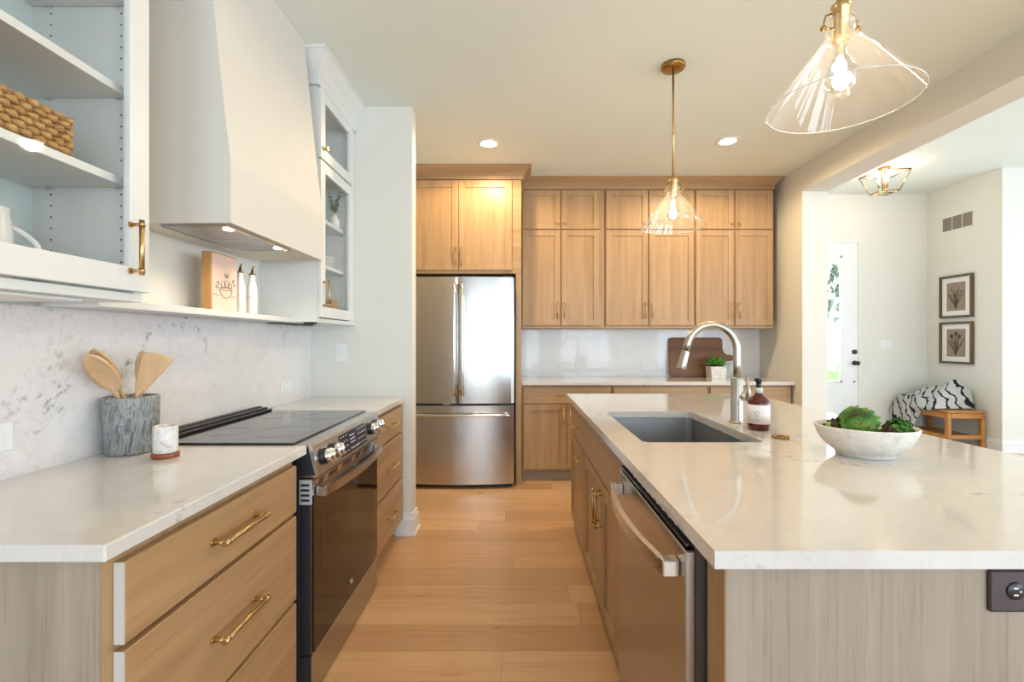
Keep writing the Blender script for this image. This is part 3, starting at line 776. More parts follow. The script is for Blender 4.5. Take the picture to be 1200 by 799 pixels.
obj('edge_strip', B1(.3772, .3787, .8445, .923, 0, .881), 'oak_z', t)
bm = BM(); box(bm, .952, 1.30, .925, 3.225, 0, .881, .001); obj('back_panel', bm, 'oak_daylit', t)
ol = thing('outlet', 'dark metal outlet plate on the near end of the island', 'outlet', (.909, .84, .79))
bm = BM(); box(bm, .852, .967, .8385, .844, .793, .870, .004)
pl = obj('cover_plate', bm, plain('bronze_plate', (.10,.09,.10,1), .35, .8), ol)
for cx in (.898, .943):
    bm = BM(); lathe(bm, [(0,-.002),(.0155,-.002),(.0165,0),(0,0)], (cx, .8385, .8315), 24, sy=1, axis='Y')
    rc = obj('receptacle', bm, 'black', pl)
bm = BM()
for cx in (.898, .943):
    for dz in (-.006, .006): box(bm, cx-.005, cx+.003, .8355, .8368, .8315+dz-.0012, .8315+dz+.0012)
    box(bm, cx+.006, cx+.009, .8355, .8368, .830, .833)
obj('slot', bm, 'plate', pl)

# dishwasher
DY0, DY1 = .930, 1.530; DXF = .336
dw = thing('dishwasher', 'stainless dishwasher with bowed handle at the near end of the island', 'dishwasher', (.65, 1.23, 0))
bm = BM(); box(bm, .382, .94, DY0+.004, DY1-.002, .02, .865); obj('tub', bm, 'blacksteel', dw)
bm = BM(); box(bm, .357, .381, DY0+.002, DY1-.002, .105, .868, .002); dd = obj('door', bm, plain('dark_door_liner', (.10,.09,.09,1), .4, .6), dw)
bm = BM(); box(bm, DXF, .3568, DY0, DY1, .105, .862, .003); ds = obj('door_skin', bm, 'steel_y', dd)
bm = BM(); box(bm, DXF+.003, .379, DY0+.006, DY1-.004, .8685, .8745, .001); ck = obj('control_strip', bm, 'blackglass', dd)
bm = BM()
for k in range(9): box(bm, .352, .358, DY0+.10+.045*k, DY0+.112+.045*k, .8746, .8749)
obj('button_marks', bm, mk, ck)
bm = BM(); box(bm, .43, .94, DY0+.004, DY1-.002, .0, .0195); obj('foot', bm, 'black', dw)
bm = BM(); pts = []
for k in range(25):
    t_ = k/24; pts.append((.310 - .030*math.sin(PI*t_)**.8, DY0+.03 + (DY1-DY0-.06)*t_, .812))
bow_bar(bm, pts, .007, .015)
for y in (DY0+.03, DY1-.058): box(bm, .3015, DXF-.0005, y-.0015, y+.0295, .7955, .8285, .002)
obj('handle', bm, 'steel_l', ds)

# ------------------------------------------------------------------ faucet, soap, ring
FXc, FYc = .9915, 2.0985
fa = thing('kitchen_faucet', 'brushed nickel gooseneck faucet behind the island sink', 'faucet', (FXc, FYc, CT))
bm = BM(); lathe(bm, [(0,0),(.032,0),(.032,.006),(.027,.010),(.0262,.014),(.0262,.198),(.024,.203),(.018,.205),(0,.205)], (FXc, FYc, CT+.0003), 28)
obj('body', bm, 'nickel', fa)
bm = BM(); R_ = .113; cx_, cz_ = FXc-R_, 1.242
pts = [(FXc, FYc, CT+.205), (FXc, FYc, 1.18), (FXc, FYc, cz_)]
for k in range(1, 21):
    a = math.radians(166*k/20); pts.append((cx_+R_*math.cos(a), FYc, cz_+R_*math.sin(a)))
ex, ez = pts[-1][0], pts[-1][2]; dx_, dz_ = -.2419, -.9703
pts.append((ex+dx_*.03, FYc, ez+dz_*.03))
tube(bm, pts, .0165, 18); obj('spout', bm, 'nickel', fa)
bm = BM(); s0 = (ex+dx_*.031, FYc, ez+dz_*.031); P_ = lambda t_: (ex+dx_*t_, FYc, ez+dz_*t_)
tube(bm, [P_(.031), P_(.035), P_(.095), P_(.115), P_(.120)], [.0165,.0175,.0205,.0215,.018], 20)
sh = obj('spray_head', bm, 'nickel', fa)
bm = BM(); q = Vector(P_(.075)); tube(bm, [q+Vector((.019,-.002,.012)), q+Vector((.009,-.002,-.03))], .006, 10); obj('spray_button', bm, 'black', sh)
bm = BM(); tube(bm, [(FXc, FYc, 1.035), (FXc+.030, FYc-.030, 1.035)], [.019,.019], 20); hub = obj('handle_hub', bm, 'nickel', fa)
bm = BM(); tube(bm, [(FXc+.034, FYc-.030, 1.015), (FXc+.038, FYc-.032, 1.05), (FXc+.030, FYc-.030, 1.125)], [.010,.0085,.0055], 12); obj('lever', bm, 'nickel', hub)

SXc, SYc = 1.006, 1.937
so = thing('soap_bottle', 'dark red soap bottle with white label beside the faucet', 'bottle', (SXc, SYc, CT))
redl = NT('dark_red_soap').set(color=(.085,.005,.004,1), rough=.10, spec=.5, coat=.2).m
bm = BM(); lathe(bm, [(0,0),(.034,0),(.041,.006),(.0425,.015),(.0425,.108),(.040,.120),(.030,.134),(.017,.142),(.0145,.146),(.0145,.152),(0,.152)], (SXc, SYc, CT+.0003), 32)
bt = obj('bottle', bm, redl, so)
lab = NT('paper_label'); gg = lab.n('ShaderNodeNewGeometry'); sp_ = lab.n('ShaderNodeSeparateXYZ'); lab.l(gg.outputs['Position'], sp_.inputs[0])
lab.set(color=lab.ramp(lab.math('MULTIPLY_ADD', lab.noise(lab.pos((3,3,60)),1,3,.6,1.0), .05, lab.math('SUBTRACT', sp_.outputs[2], .93)),
        [(0, srgb(224,196,190)), (.045, srgb(232,214,206)), (.075, srgb(236,234,232))]), rough=.5)
bm = BM(); lathe(bm, [(.0426,.028),(.0431,.028),(.0431,.106),(.0426,.106)], (SXc, SYc, CT), 32, closed=True); lb_ = obj('label', bm, lab.m, bt)
# faint wreath and script lines printed on the label
def onlabel(ang, z, r=.0434): return (SXc + r*math.sin(ang), SYc - r*math.cos(ang), z)
bm = BM(); tube(bm, [onlabel(-.62+.22*math.cos(a), .985+.011*math.sin(a)) for a in [k*PI/10 for k in range(0, 19)]], .0005, 5)
tube(bm, [onlabel(-.62+.13*math.cos(a), .985+.006*math.sin(a)) for a in [k*PI/10 for k in range(4, 20)]], .0005, 5)
for z, w in ((.966,.42),(.958,.30)): tube(bm, [onlabel(-.62+w*(k/8-.5), z+.0012*math.sin(k*2.4)) for k in range(9)], .0004, 5)
obj('label_print', bm, plain('label_ink', srgb(96,96,100), .6), lb_)
bm = BM(); lathe(bm, [(0,0),(.0155,0),(.0155,.022),(0,.022)], (SXc, SYc, CT+.1525), 24); obj('collar', bm, plain('pale_green_collar', srgb(196,206,190), .35), so)
bm = BM(); lathe(bm, [(0,0),(.012,0),(.011,.008),(.010,.010),(.010,.022),(.0135,.024),(.0145,.034),(.0135,.038),(0,.039)], (SXc, SYc, CT+.175), 20)
tube(bm, [(SXc, SYc, CT+.205), (SXc+.002, SYc+.035, CT+.203)], .005, 10); obj('pump', bm, 'black', so)
bm = BM(); torus(bm, (1.001, 1.766, CT+.0045), .022, .0035, 30, 8)
for k in range(12):
    a = 2*PI*k/12+.2; sphere(bm, (1.001+.0265*math.cos(a), 1.766+.0265*math.sin(a), CT+.0050+.001*(k%2)), .0048, seg=8)
single('beaded_ring', bm, 'brassb', 'small brass beaded ring lying on the island near the soap bottle', 'ring')

# ------------------------------------------------------------------ bowl with artichokes
BX, BY = 1.122, 1.50
bowlm = NT('chalky_stoneware'); pb = bowlm.pos(); bowlm.set(color=bowlm.ramp(bowlm.noise(pb, 40, 5, .7), [(.3, srgb(206,198,186)), (.6, srgb(228,222,212))]), rough=.6)
bowlm.bump(bowlm.noise(pb, 90, 4), .25, .002)
bm = BM()
pr = [(0,.0),(.086,.0),(.090,.003),(.089,.010),(.096,.014),(.124,.034),(.144,.060),(.155,.085),(.158,.094),(.1555,.0965),(.152,.094),(.148,.084),(.134,.058),(.112,.036),(.08,.022),(0,.018)]
lathe(bm, pr, (BX, BY, CT+.0003), 48, .90, .76, rot=-.35)
bw = single('serving_bowl', bm, bowlm.m, 'oval off-white stoneware bowl of artichokes on the island', 'bowl')
artm = NT('artichoke_green'); pa = artm.pos()
ar = artm.n('ShaderNodeTexCoord')
artc = artm.ramp(artm.noise(pa, 22, 4, .6, .5), [(.28, srgb(96,84,44)), (.40, srgb(64,132,58)), (.56, srgb(116,176,74)), (.72, srgb(186,166,92))])
artm.set(color=artc, rough=.42, spec=.5); artm.bump(artm.noise(pa, 120, 3), .3, .002)
artd = plain('artichoke_purple_brown', srgb(92,74,52), .55, var=.35, vscale=40)
def artichoke(c, axis, L, R, lb, mat='g', n=46):
    axis = Vector(axis).normalized(); u, v = frame_of(axis); c = Vector(c)
    t = thing('artichoke', lb, 'artichoke', c, 'artichokes in the stoneware bowl')
    def surf(th, s, off):        # s 0 stem .. 1 tip
        r = R*math.sin(PI*min(.985, .10+.86*s))**.62 + off
        return c + axis*((s-.5)*L) + (u*math.cos(th)+v*math.sin(th))*r
    bm = BM(); seg = 18; rings = []
    for i in range(9):
        s = .02+.93*i/8; rings.append([bm.verts.new(surf(2*PI*k/seg, s, -.006)) for k in range(seg)])
    for a, b in zip(rings, rings[1:]):
        for k in range(seg): bm.faces.new((a[k], a[(k+1)%seg], b[(k+1)%seg], b[k])).smooth = True
    bm.faces.new(rings[0]); bm.faces.new(rings[-1]); 
    obj('heart', bm, artm.m, t)
    bm = BM()
    for i in range(n):
        s0 = .0 + .66*(i/n)**.9; th = i*2.39996; ln = .40 - .08*(i/n); wd = (.62 - .16*(i/n))
        cols = []
        for a in range(6):
            q = a/5; ww = wd*math.sin(PI*min(.999, (.22+.78*(1-q)))*.5+.0)*(1-.85*q**3)
            if a == 5: ww = .015
            row = []
            for b in range(5):
                w = (b/4-.5)*2
                off = .0015 + .0075*(1-i/n) + .006*q - .0045*w*w + (.004*q*q)
                row.append(bm.verts.new(surf(th + w*ww, min(.99, s0+ln*q), off)))
            cols.append(row)
        for A_, B_ in zip(cols, cols[1:]):
            for b in range(4): bm.faces.new((A_[b], A_[b+1], B_[b+1], B_[b])).smooth = True
    bmesh.ops.solidify(bm, geom=bm.faces[:], thickness=.0012)
    obj('leaves', bm, artm.m if mat == 'g' else artd, t)
    bm = BM(); tube(bm, [c - axis*(L*.5-.004), c - axis*(L*.5+.014)], [.011,.010], 12); obj('stem', bm, 'spoon', t)
artichoke((BX-.014, BY+.006, CT+.098), (.92,-.18,.22), .120, .047, 'largest green artichoke standing highest in the middle of the bowl', n=40)
artichoke((BX+.086, BY-.022, CT+.080), (-.85,-.3,.35), .064, .033, 'smaller dark green artichoke at the right end of the bowl', n=34)
artichoke((BX-.082, BY+.036, CT+.084), (-.6,.2,.5), .048, .023, 'brownish artichoke at the left end of the bowl', 'd', 30)
artichoke((BX+.036, BY-.062, CT+.078), (.6,-.3,.2), .050, .019, 'small purplish artichoke low between the two green ones', 'd', 28)
artichoke((BX+.030, BY+.076, CT+.072), (.6,.1,.2), .056, .021, 'small artichoke at the back of the bowl, behind the others', 'd', 24)

# ------------------------------------------------------------------ things on the left counter
stone = NT('grey_veined_marble'); ps = stone.pos((9, 9, 2.2), (0, .22, 0))
a = stone.noise(ps, 3.2, 7, .72, 1.8); b = stone.noise(stone.pos((60,60,14),(0,.22,0)), 1, 4, .7, 1)
col = stone.ramp(a, [(.30, srgb(56,60,62)), (.43, srgb(98,102,102)), (.52, srgb(160,160,156)), (.60, srgb(84,90,92)), (.72, srgb(132,134,132))])
stone.set(color=stone.mix(.45, col, stone.ramp(b, [(.3,(.45,.47,.5,1)),(.6,(1,1,1,1))]), 'MULTIPLY'), rough=.4); stone.bump(b, .25, .002)
CX, CY = -1.281, 1.545
bm = BM(); lathe(bm, [(0,0),(.066,0),(.069,.003),(.0705,.01),(.0755,.12),(.0765,.182),(.0755,.186),(.068,.187),(.0655,.184),(.063,.03),(0,.024)], (CX, CY, CT+.0003), 44)
single('utensil_crock', bm, stone.m, 'grey veined marble crock of wooden utensils on the left counter', 'crock')
def paddle(bm, base, tip, outline, nrm, thick=.006, dish=0.0):
    """blade from base to tip; outline = [(s, left, right)]"""
    base, tip = Vector(base), Vector(tip); d = (tip-base); L = d.length; d.normalize()
    n = Vector(nrm); n = (n - d*n.dot(d)).normalized(); s = d.cross(n).normalized()
    fr_, bk = [], []
    NN = 8
    for (q, l, r) in outline:
        rowf, rowb = [], []
        for k in range(NN+1):
            w = -l + (l+r)*k/NN; x_ = 2*k/NN-1
            dd_ = dish*(1-x_*x_)*math.sin(PI*min(1, max(0, q)))
            p = base + d*(L*q) + s*w
            rowf.append(bm.verts.new(p - n*dd_ + n*thick/2)); rowb.append(bm.verts.new(p - n*dd_ - n*thick/2))
        fr_.append(rowf); bk.append(rowb)
    for i in range(len(outline)-1):
        for k in range(NN):
            bm.faces.new((fr_[i][k], fr_[i][k+1], fr_[i+1][k+1], fr_[i+1][k])).smooth = True
            bm.faces.new((bk[i][k+1], bk[i][k], bk[i+1][k], bk[i+1][k+1])).smooth = True
        for k in (0, NN): bm.faces.new((fr_[i][k], fr_[i+1][k], bk[i+1][k], bk[i][k]))
    for i in (0, len(outline)-1):
        for k in range(NN): bm.faces.new((fr_[i][k], bk[i][k], bk[i][k+1], fr_[i][k+1]))
def px(x, y, d): return Vector(((x-606)*d/545, d, H - (y-399.3)*d/545))
def ellipse_outline(w, n=14): return [(.5-.5*math.cos(PI*i/n), max(.001, w*math.sin(PI*i/n)**.8), max(.001, w*math.sin(PI*i/n)**.8)) for i in range(n+1)]
def utensil(name, lb, foot, neck, tip, outline, nrm, dish=0, thick=.007):
    t = thing(name, lb, 'utensil', foot, 'wooden utensils in the marble crock')
    foot, neck, tip = Vector(foot), Vector(neck), Vector(tip)
    obj('shaft', tube(BM(), [foot, foot.lerp(neck, .5), neck, neck.lerp(tip, .12)], [.0055,.006,.0062,.0055], 12), 'spoon', t)
    bm = BM(); paddle(bm, neck, tip, outline, nrm, thick, dish); obj('blade', bm, 'spoon', t)
zf = CT+.030
utensil('wooden_spoon', 'wooden spoon with its bowl turned to the viewer, nearer of the two left ones', (CX+.035, CY+.01, zf), px(133, 457, 1.505), px(106, 416, 1.38), ellipse_outline(.040), (.25,-1,.1), .014)
utensil('wooden_spoon', 'wooden spoon leaning left just behind the nearer spoon', (CX+.02, CY+.035, zf), px(136, 447, 1.555), px(112, 410, 1.45), ellipse_outline(.040), (.1,-.9,.5), .012)
utensil('wooden_turner', 'flat wooden turner with slanted edge leaning right in the crock', (CX-.028, CY-.04, zf), px(161, 463, 1.515), px(182, 415, 1.50),
        [(0,.007,.008),(.12,.014,.014),(.3,.024,.024),(.55,.033,.036),(.75,.040,.046),(.9,.042,.052),(1.0,.012,.056),(1.10,-.040,.060)], (0,-1,.05), 0, .006)
utensil('wooden_spoon', 'small wooden spoon mostly hidden behind the flat turner', (CX-.005, CY+.05, zf), px(163, 446, 1.60), px(167, 411, 1.62), ellipse_outline(.017), (0,-1,.1), .006)
MX, MY = -1.118, 1.479
ce = thing('salt_cellar', 'small white marble cup on a round wooden base beside the crock', 'cup', (MX, MY, CT))
mar = NT('pale_marble'); pm_ = mar.pos((10,10,10)); mar.set(color=mar.ramp(mar.noise(pm_, 2, 6, .7, 1.5), [(.3, srgb(168,160,156)), (.5, srgb(222,216,212)), (.7, srgb(236,232,230))]), rough=.35)
bm = BM(); lathe(bm, [(0,.0155),(.031,.0155),(.0335,.018),(.0335,.098),(.0325,.1),(.028,.1),(.0265,.097),(.0265,.03),(0,.028)], (MX, MY, CT), 32); obj('cup', bm, mar.m, ce)
bm = BM(); lathe(bm, [(0,.0003),(.036,.0003),(.038,.003),(.038,.012),(.036,.0152),(0,.0152)], (MX, MY, CT), 32)
obj('wooden_base', bm, plain('reddish_wood', srgb(142,72,44), .35, var=.2, vscale=60), ce)

# ledge items
FXx = -1.245
fa_ = thing('framed_print', 'small oak framed line drawing of a fruit bowl on the ledge under the hood', 'picture', (FXx-.02, 1.985, 1.407))
bm = BM(); box(bm, FXx-.042, FXx-.002, 1.895, 2.072, 1.4075, 1.650, .002); fo = obj('box_frame', bm, 'framewood', fa_)
bm = BM(); box(bm, FXx-.0018, FXx, 1.900, 2.067, 1.4125, 1.645); ca = obj('canvas', bm, plain('blush_paper', srgb(226,196,178), .7, var=.02), fa_)
bm = BM(); X_ = FXx+.0008; cy, cz = 1.988, 1.505
tube(bm, [(X_, cy+.042*math.cos(a), cz+.040*math.sin(a)) for a in [PI+k*PI/12 for k in range(13)]], .0010, 5)
tube(bm, [(X_, cy+.042*math.cos(a), cz+.007*math.sin(a)) for a in [k*PI/10 for k in range(21)]], .0010, 5)
tube(bm, [(X_, 1.903+.01*k, 1.474+.002*math.sin(k*1.3)) for k in range(5)], .0009, 5); tube(bm, [(X_, 2.028+.009*k, 1.474+.002*math.sin(k)) for k in range(5)], .0009, 5)
for oy, oz, rr in ((-.018,.016,.015),(.006,.020,.016),(.026,.014,.013)):
    tube(bm, [(X_, cy+oy+rr*math.cos(a), cz+oz+rr*math.sin(a)) for a in [k*PI/8 for k in range(17)]], .0009, 5)
for oy, oz, an in ((-.045,.012,2.4),(.0,.045,1.8),(.008,.046,1.2),(.045,.03,.9),(.05,.016,.5),(-.05,.0,2.9)):
    L_ = .020; p0 = (cy+oy, cz+oz)
    tube(bm, [(X_, p0[0]+L_*q*math.cos(an)+.005*math.sin(PI*q)*math.sin(an), p0[1]+L_*q*math.sin(an)-.005*math.sin(PI*q)*math.cos(an)) for q in [k/6 for k in range(7)]], .0009, 5)
    tube(bm, [(X_, p0[0]+L_*q*math.cos(an)-.005*math.sin(PI*q)*math.sin(an), p0[1]+L_*q*math.sin(an)+.005*math.sin(PI*q)*math.cos(an)) for q in [k/6 for k in range(7)]], .0009, 5)
obj('line_drawing', bm, plain('ink_line', srgb(70,54,48), .7), ca)
for (x, y, lb) in ((-1.272, 2.135, 'white ceramic oil bottle with bronze pourer, right against the framed print'), (-1.262, 2.215, 'white ceramic oil bottle with bronze pourer, further from the framed print')):
    t = thing('oil_bottle', lb, 'bottle', (x, y, 1.407), 'oil bottles on the ledge under the hood')
    bm = BM(); lathe(bm, [(0,.0005),(.020,.0005),(.022,.003),(.022,.118),(.019,.138),(.0125,.158),(.0115,.185),(.013,.188),(0,.189)], (x, y, 1.407), 24); bo = obj('bottle', bm, 'white', t)
    obj('printed_line', lathe(BM(), [(.0221,.0835),(.0223,.0835),(.0223,.0850),(.0221,.0850)], (x, y, 1.407), 24, closed=True), plain('bottle_print_grey', srgb(150,146,140), .5), bo)
    bm = BM(); lathe(bm, [(0,.1895),(.0155,.1895),(.0155,.194),(.006,.197),(.0055,.212),(0,.212)], (x, y, 1.407), 16)
    tube(bm, [(x, y, 1.407+.208), (x+.003, y, 1.407+.222), (x+.008, y, 1.407+.230)], [.0045,.004,.003], 10); obj('pourer', bm, 'brassb', t)

# basket and pitcher in the near cabinet
bk = NT('water_hyacinth_weave'); pk = bk.pos((1,1,1))
bk.set(color=bk.ramp(bk.noise(bk.pos((30,30,60)), 1, 4, .7, .5), [(.3, srgb(132,88,38)), (.5, srgb(186,138,72)), (.7, srgb(214,172,108))]), rough=.6); bk.bump(bk.noise(bk.pos((60,200,60)), 1, 3), .5, .003)
BX0, BX1, BYa, BYb, BZ = -1.345, -1.105, .79, 1.155, 1.7395
bm = BM(); tb = BM()
rows = 6; ch = .0155; random.seed(5)
for r_ in range(rows):
    z = BZ+.008+ch*r_
    per = []
    st = .030; o_ = (r_ % 2)*st/2
    k = 0
    y = BYa + o_
    while y < BYb-.01:
        per.append(((BX1, y), (BX1, min(BYb, y+st)), (1, 0))); y += st
    x = BX1 - o_
    while x > BX0+.01:
        per.append(((x, BYb), (max(BX0, x-st), BYb), (0, 1))); per.append(((x, BYa), (max(BX0, x-st), BYa), (0, -1))); x -= st
    y = BYa + o_
    while y < BYb-.01:
        per.append(((BX0, y), (BX0, min(BYb, y+st)), (-1, 0))); y += st
    for (a, b, nn) in per:
        m_ = ((a[0]+b[0])/2, (a[1]+b[1])/2); q = random.uniform(-.0015, .0015)
        tube(bm, [(a[0]-nn[0]*.003, a[1]-nn[1]*.003, z+.004+q), (m_[0]+nn[0]*.005, m_[1]+nn[1]*.005, z+q), (b[0]-nn[0]*.003, b[1]-nn[1]*.003, z-.004+q)], [.004,.0088,.004], 8)
wv = thing('wicker_basket', 'woven hyacinth basket on the middle shelf of the near white cabinet', 'basket', ((BX0+BX1)/2, (BYa+BYb)/2, BZ))
obj('weave', bm, bk.m, wv)
bm = BM()
for a in ((BX0+.001,BX1-.004,BYa+.001,BYb-.004,BZ+.002,BZ+.008),(BX0+.001,BX0+.006,BYa,BYb,BZ+.008,BZ+.09),(BX1-.008,BX1-.004,BYa+.002,BYb-.004,BZ+.008,BZ+.09),(BX0,BX1-.004,BYa,BYa+.005,BZ+.008,BZ+.09),(BX0,BX1-.004,BYb-.008,BYb-.004,BZ+.008,BZ+.09)): box(bm,*a)
obj('core', bm, bk.m, wv)
PX, PY, PZ = -1.235, 1.08, 1.4155
pt = thing('pitcher', 'white ceramic pitcher at the bottom left inside the near cabinet', 'pitcher', (PX, PY, PZ))
bm = BM(); lathe(bm, [(0,0),(.044,0),(.047,.004),(.047,.10),(.044,.14),(.040,.165),(.042,.180),(.039,.180),(.037,.165),(.041,.13),(.043,.02),(0,.012)], (PX, PY, PZ+.0003), 32); obj('body', bm, 'white', pt)
bm = BM(); tube(bm, [(PX+.028+.0*k, PY+.030, PZ+.14) for k in (0,)] + [(PX+.028+.045*math.sin(PI*k/10), PY+.030+.02*math.sin(PI*k/10), PZ+.14-.11*k/10) for k in range(1, 11)], .0065, 12); obj('handle', bm, 'white', pt)
# contents of the far cabinet
t = thing('leafy_sprigs', 'leafy sprigs in a white vase on the top shelf of the far glass cabinet', 'plant', (-1.14, 2.895, 1.98))
bm = BM(); lathe(bm, [(0,.0005),(.03,.0005),(.036,.03),(.030,.06),(.018,.075),(.020,.085),(0,.085)], (-1.14, 2.895, 1.98), 24); obj('vase', bm, 'white', t)
leafm = plain('sage_leaf', srgb(104,124,92), .5, var=.3, vscale=30)
bm = BM(); random.seed(11)
for s in range(9):
    a = random.uniform(0, 2*PI); sp = random.uniform(.01, .035); hh = random.uniform(.06, .14); b0 = Vector((-1.14, 2.895, 2.062))
    pts = [b0 + Vector((sp*q*q*math.cos(a), sp*q*q*math.sin(a), hh*q)) for q in [k/6 for k in range(7)]]
    tube(bm, pts, .0012, 5)
    for k in range(2, 7):
        for sd in (-1, 1):
            p = pts[k]; dr_ = Vector((math.cos(a+sd*1.3), math.sin(a+sd*1.3), .5)).normalized(); si = dr_.cross(Vector((0,0,1))).normalized()
            L_ = .026; vs = [bm.verts.new(p + dr_*L_*f + si*w*.010 + Vector((0,0,-.004*f*f))) for f, w in ((0,0),(.35,1),(.75,.8),(1,0),(.75,-.8),(.35,-1))]
            bm.faces.new(vs)
obj('leaves', bm, leafm, t)
for k in range(6):
    z = 1.7205 + .0125*k; bm = BM(); lathe(bm, [(0,0),(.04,0),(.078,.010),(.0785,.0118),(.0765,.0118),(.04,.003),(0,.003)], (-1.205, 2.865, z), 36)
    single('plate', bm, 'white', 'white plate in the stack on the lower shelf of the far glass cabinet', 'plate', 'stacked plates in the far glass cabinet')
bm = BM(); box(bm, -1.20, -1.115, 2.81, 2.90, 1.4075, 1.535, .004); bx_ = single('wooden_box', bm, 'framewood', 'small wooden box at the bottom of the far glass cabinet', 'box')

# ------------------------------------------------------------------ back counter items
t = thing('cutting_board', 'dark wooden paddle cutting board leaning on the back wall', 'cutting board', (1.85, 4.78, CT))
pts = rounded(1.565, 2.115, .0, .405, .035, 5)
# handle on the right side in the board plane (x, h)
poly = []
for x, h_ in pts: poly.append((x, h_))
hp = [(2.113,.285),(2.125,.25),(2.15,.228),(2.20,.222),(2.235,.215),(2.245,.195),(2.235,.172),(2.20,.165),(2.15,.160),(2.125,.140),(2.113,.105)]
ix = None
# order: rounded() starts at right-top corner; insert the handle after the last (right-bottom) point
poly = poly + list(reversed(hp))
bm = BM(); tilt = math.radians(8); y0 = 4.762; th = .018
A, B = [], []
for x, h_ in poly:
    yy = y0 + h_*math.sin(tilt); zz = CT+.0035 + h_*math.cos(tilt)
    A.append(bm.verts.new((x, yy, zz))); B.append(bm.verts.new((x, yy-th*math.cos(tilt), zz+th*math.sin(tilt)-.0025)))
bm.faces.new(A); bm.faces.new(B[::-1])
for i in range(len(A)): bm.faces.new((A[i], B[i], B[(i+1)%len(A)], A[(i+1)%len(A)]))
obj('board', bm, 'board', t)
t = thing('potted_succulent', 'small green succulent in a square white marble pot in front of the cutting board', 'plant', (1.975, 4.62, CT))
bm = BM(); prism(bm, [(1.975-.068,CT+.0005),(1.975+.068,CT+.0005),(1.975+.078,CT+.118),(1.975-.078,CT+.118)], 'Y', 4.55, 4.69)
obj('pot', bm, mar.m, t)
obj('soil', B1(1.975-.066, 1.975+.066, 4.56, 4.68, CT+.1185, CT+.122), plain('soil', srgb(70,56,44), .9, var=.3, vscale=80), t)
gm = plain('succulent_green', srgb(86,150,50), .4, var=.35, vscale=25)
bm = BM(); random.seed(4)
for k in range(34):
    a = k*2.39996; tier = k/34; L_ = .15 - .05*tier; el = .25+1.1*tier
    d = Vector((math.cos(a)*math.cos(el), math.sin(a)*math.cos(el), math.sin(el))); base = Vector((1.975+.012*math.cos(a), 4.62+.012*math.sin(a), CT+.124+.01*tier))
    pts = [base + d*L_*q + Vector((0,0,-.035*q*q*(1-tier))) for q in [j/5 for j in range(6)]]
    tube(bm, pts, [.006,.010,.011,.009,.006,.001], 6, flat=.5)
obj('leaves', bm, gm, t)
def outlet(loc, face, lb, w=.115, h=.075, rocker=False, out=-1, toggles=0, group=None):
    x, y, z = loc; t = thing('switch_plate' if rocker or toggles else 'outlet', lb, 'switch' if rocker or toggles else 'outlet', loc, group)
    bm = BM()
    if face == 'Y': box(bm, x-w/2, x+w/2, y, y-.005, z-h/2, z+h/2, .002)
    else: box(bm, x, x+.005, y-w/2, y+w/2, z-h/2, z+h/2, .002)
    p = obj('cover_plate', bm, 'plate', t)
    k = toggles or 1
    for i in range(k):
        o_ = (i-(k-1)/2)*.045
        if face == 'Y':
            if rocker or toggles: bb_ = B1(x+o_-.015, x+o_+.015, y-.008, y-.0052, z-.033, z+.033, bev=.001)
            else: bb_ = box(BM(), x-w*.33, x+w*.33, y-.0075, y-.0052, z-h*.25, z+h*.25, .001) if w > h else box(BM(), x-w*.25, x+w*.25, y-.0075, y-.0052, z-h*.33, z+h*.33, .001)
        else: bb_ = box(BM(), x+.0052, x+.0075, y-w*.25, y+w*.25, z-h*.33, z+h*.33, .001)
        ins_ = obj('rocker' if rocker or toggles else 'receptacle', bb_, 'trimw', p)
    if not (rocker or toggles):
        bm = BM()
        for s in (-1, 1):
            for q in (-.007, .007):
                if face == 'Y' and w > h: box(bm, x+s*.022-.003, x+s*.022+.003, y-.0079, y-.0076, z+q-.001, z+q+.001)
                elif face == 'Y': box(bm, x+q-.001, x+q+.001, y-.0079, y-.0076, z+s*.022-.003, z+s*.022+.003)
                else: box(bm, x+.0076, x+.0079, y+q-.001, y+q+.001, z+s*.022-.003, z+s*.022+.003)
        obj('slot', bm, 'black', p)
outlet((.51, WB-.0157, 1.02), 'Y', 'white horizontal outlet on the back splash, nearer the refrigerator', .135, .078)
outlet((1.36, WB-.0157, 1.02), 'Y', 'white horizontal outlet on the back splash, left of the cutting board', .135, .078)
outlet((2.26, WB-.0157, 1.02), 'Y', 'white horizontal outlet on the back splash, behind the board handle', .135, .078)
outlet((-1.165, YP, 1.205), 'Y', 'white switch plate on the partition wall above the short counter', .075, .12, rocker=True)
outlet((WL+.0157, 2.735, 1.012), 'X', 'white outlet on the veined slab beyond the range', .12, .075)
outlet((WL+.0157, 1.195, 1.028), 'X', 'white outlet on the veined slab at the left edge of the view', .12, .075)
outlet((5.00, FB, 1.23), 'Y', 'white triple switch plate on the foyer wall right of the door', .17, .12, toggles=3)

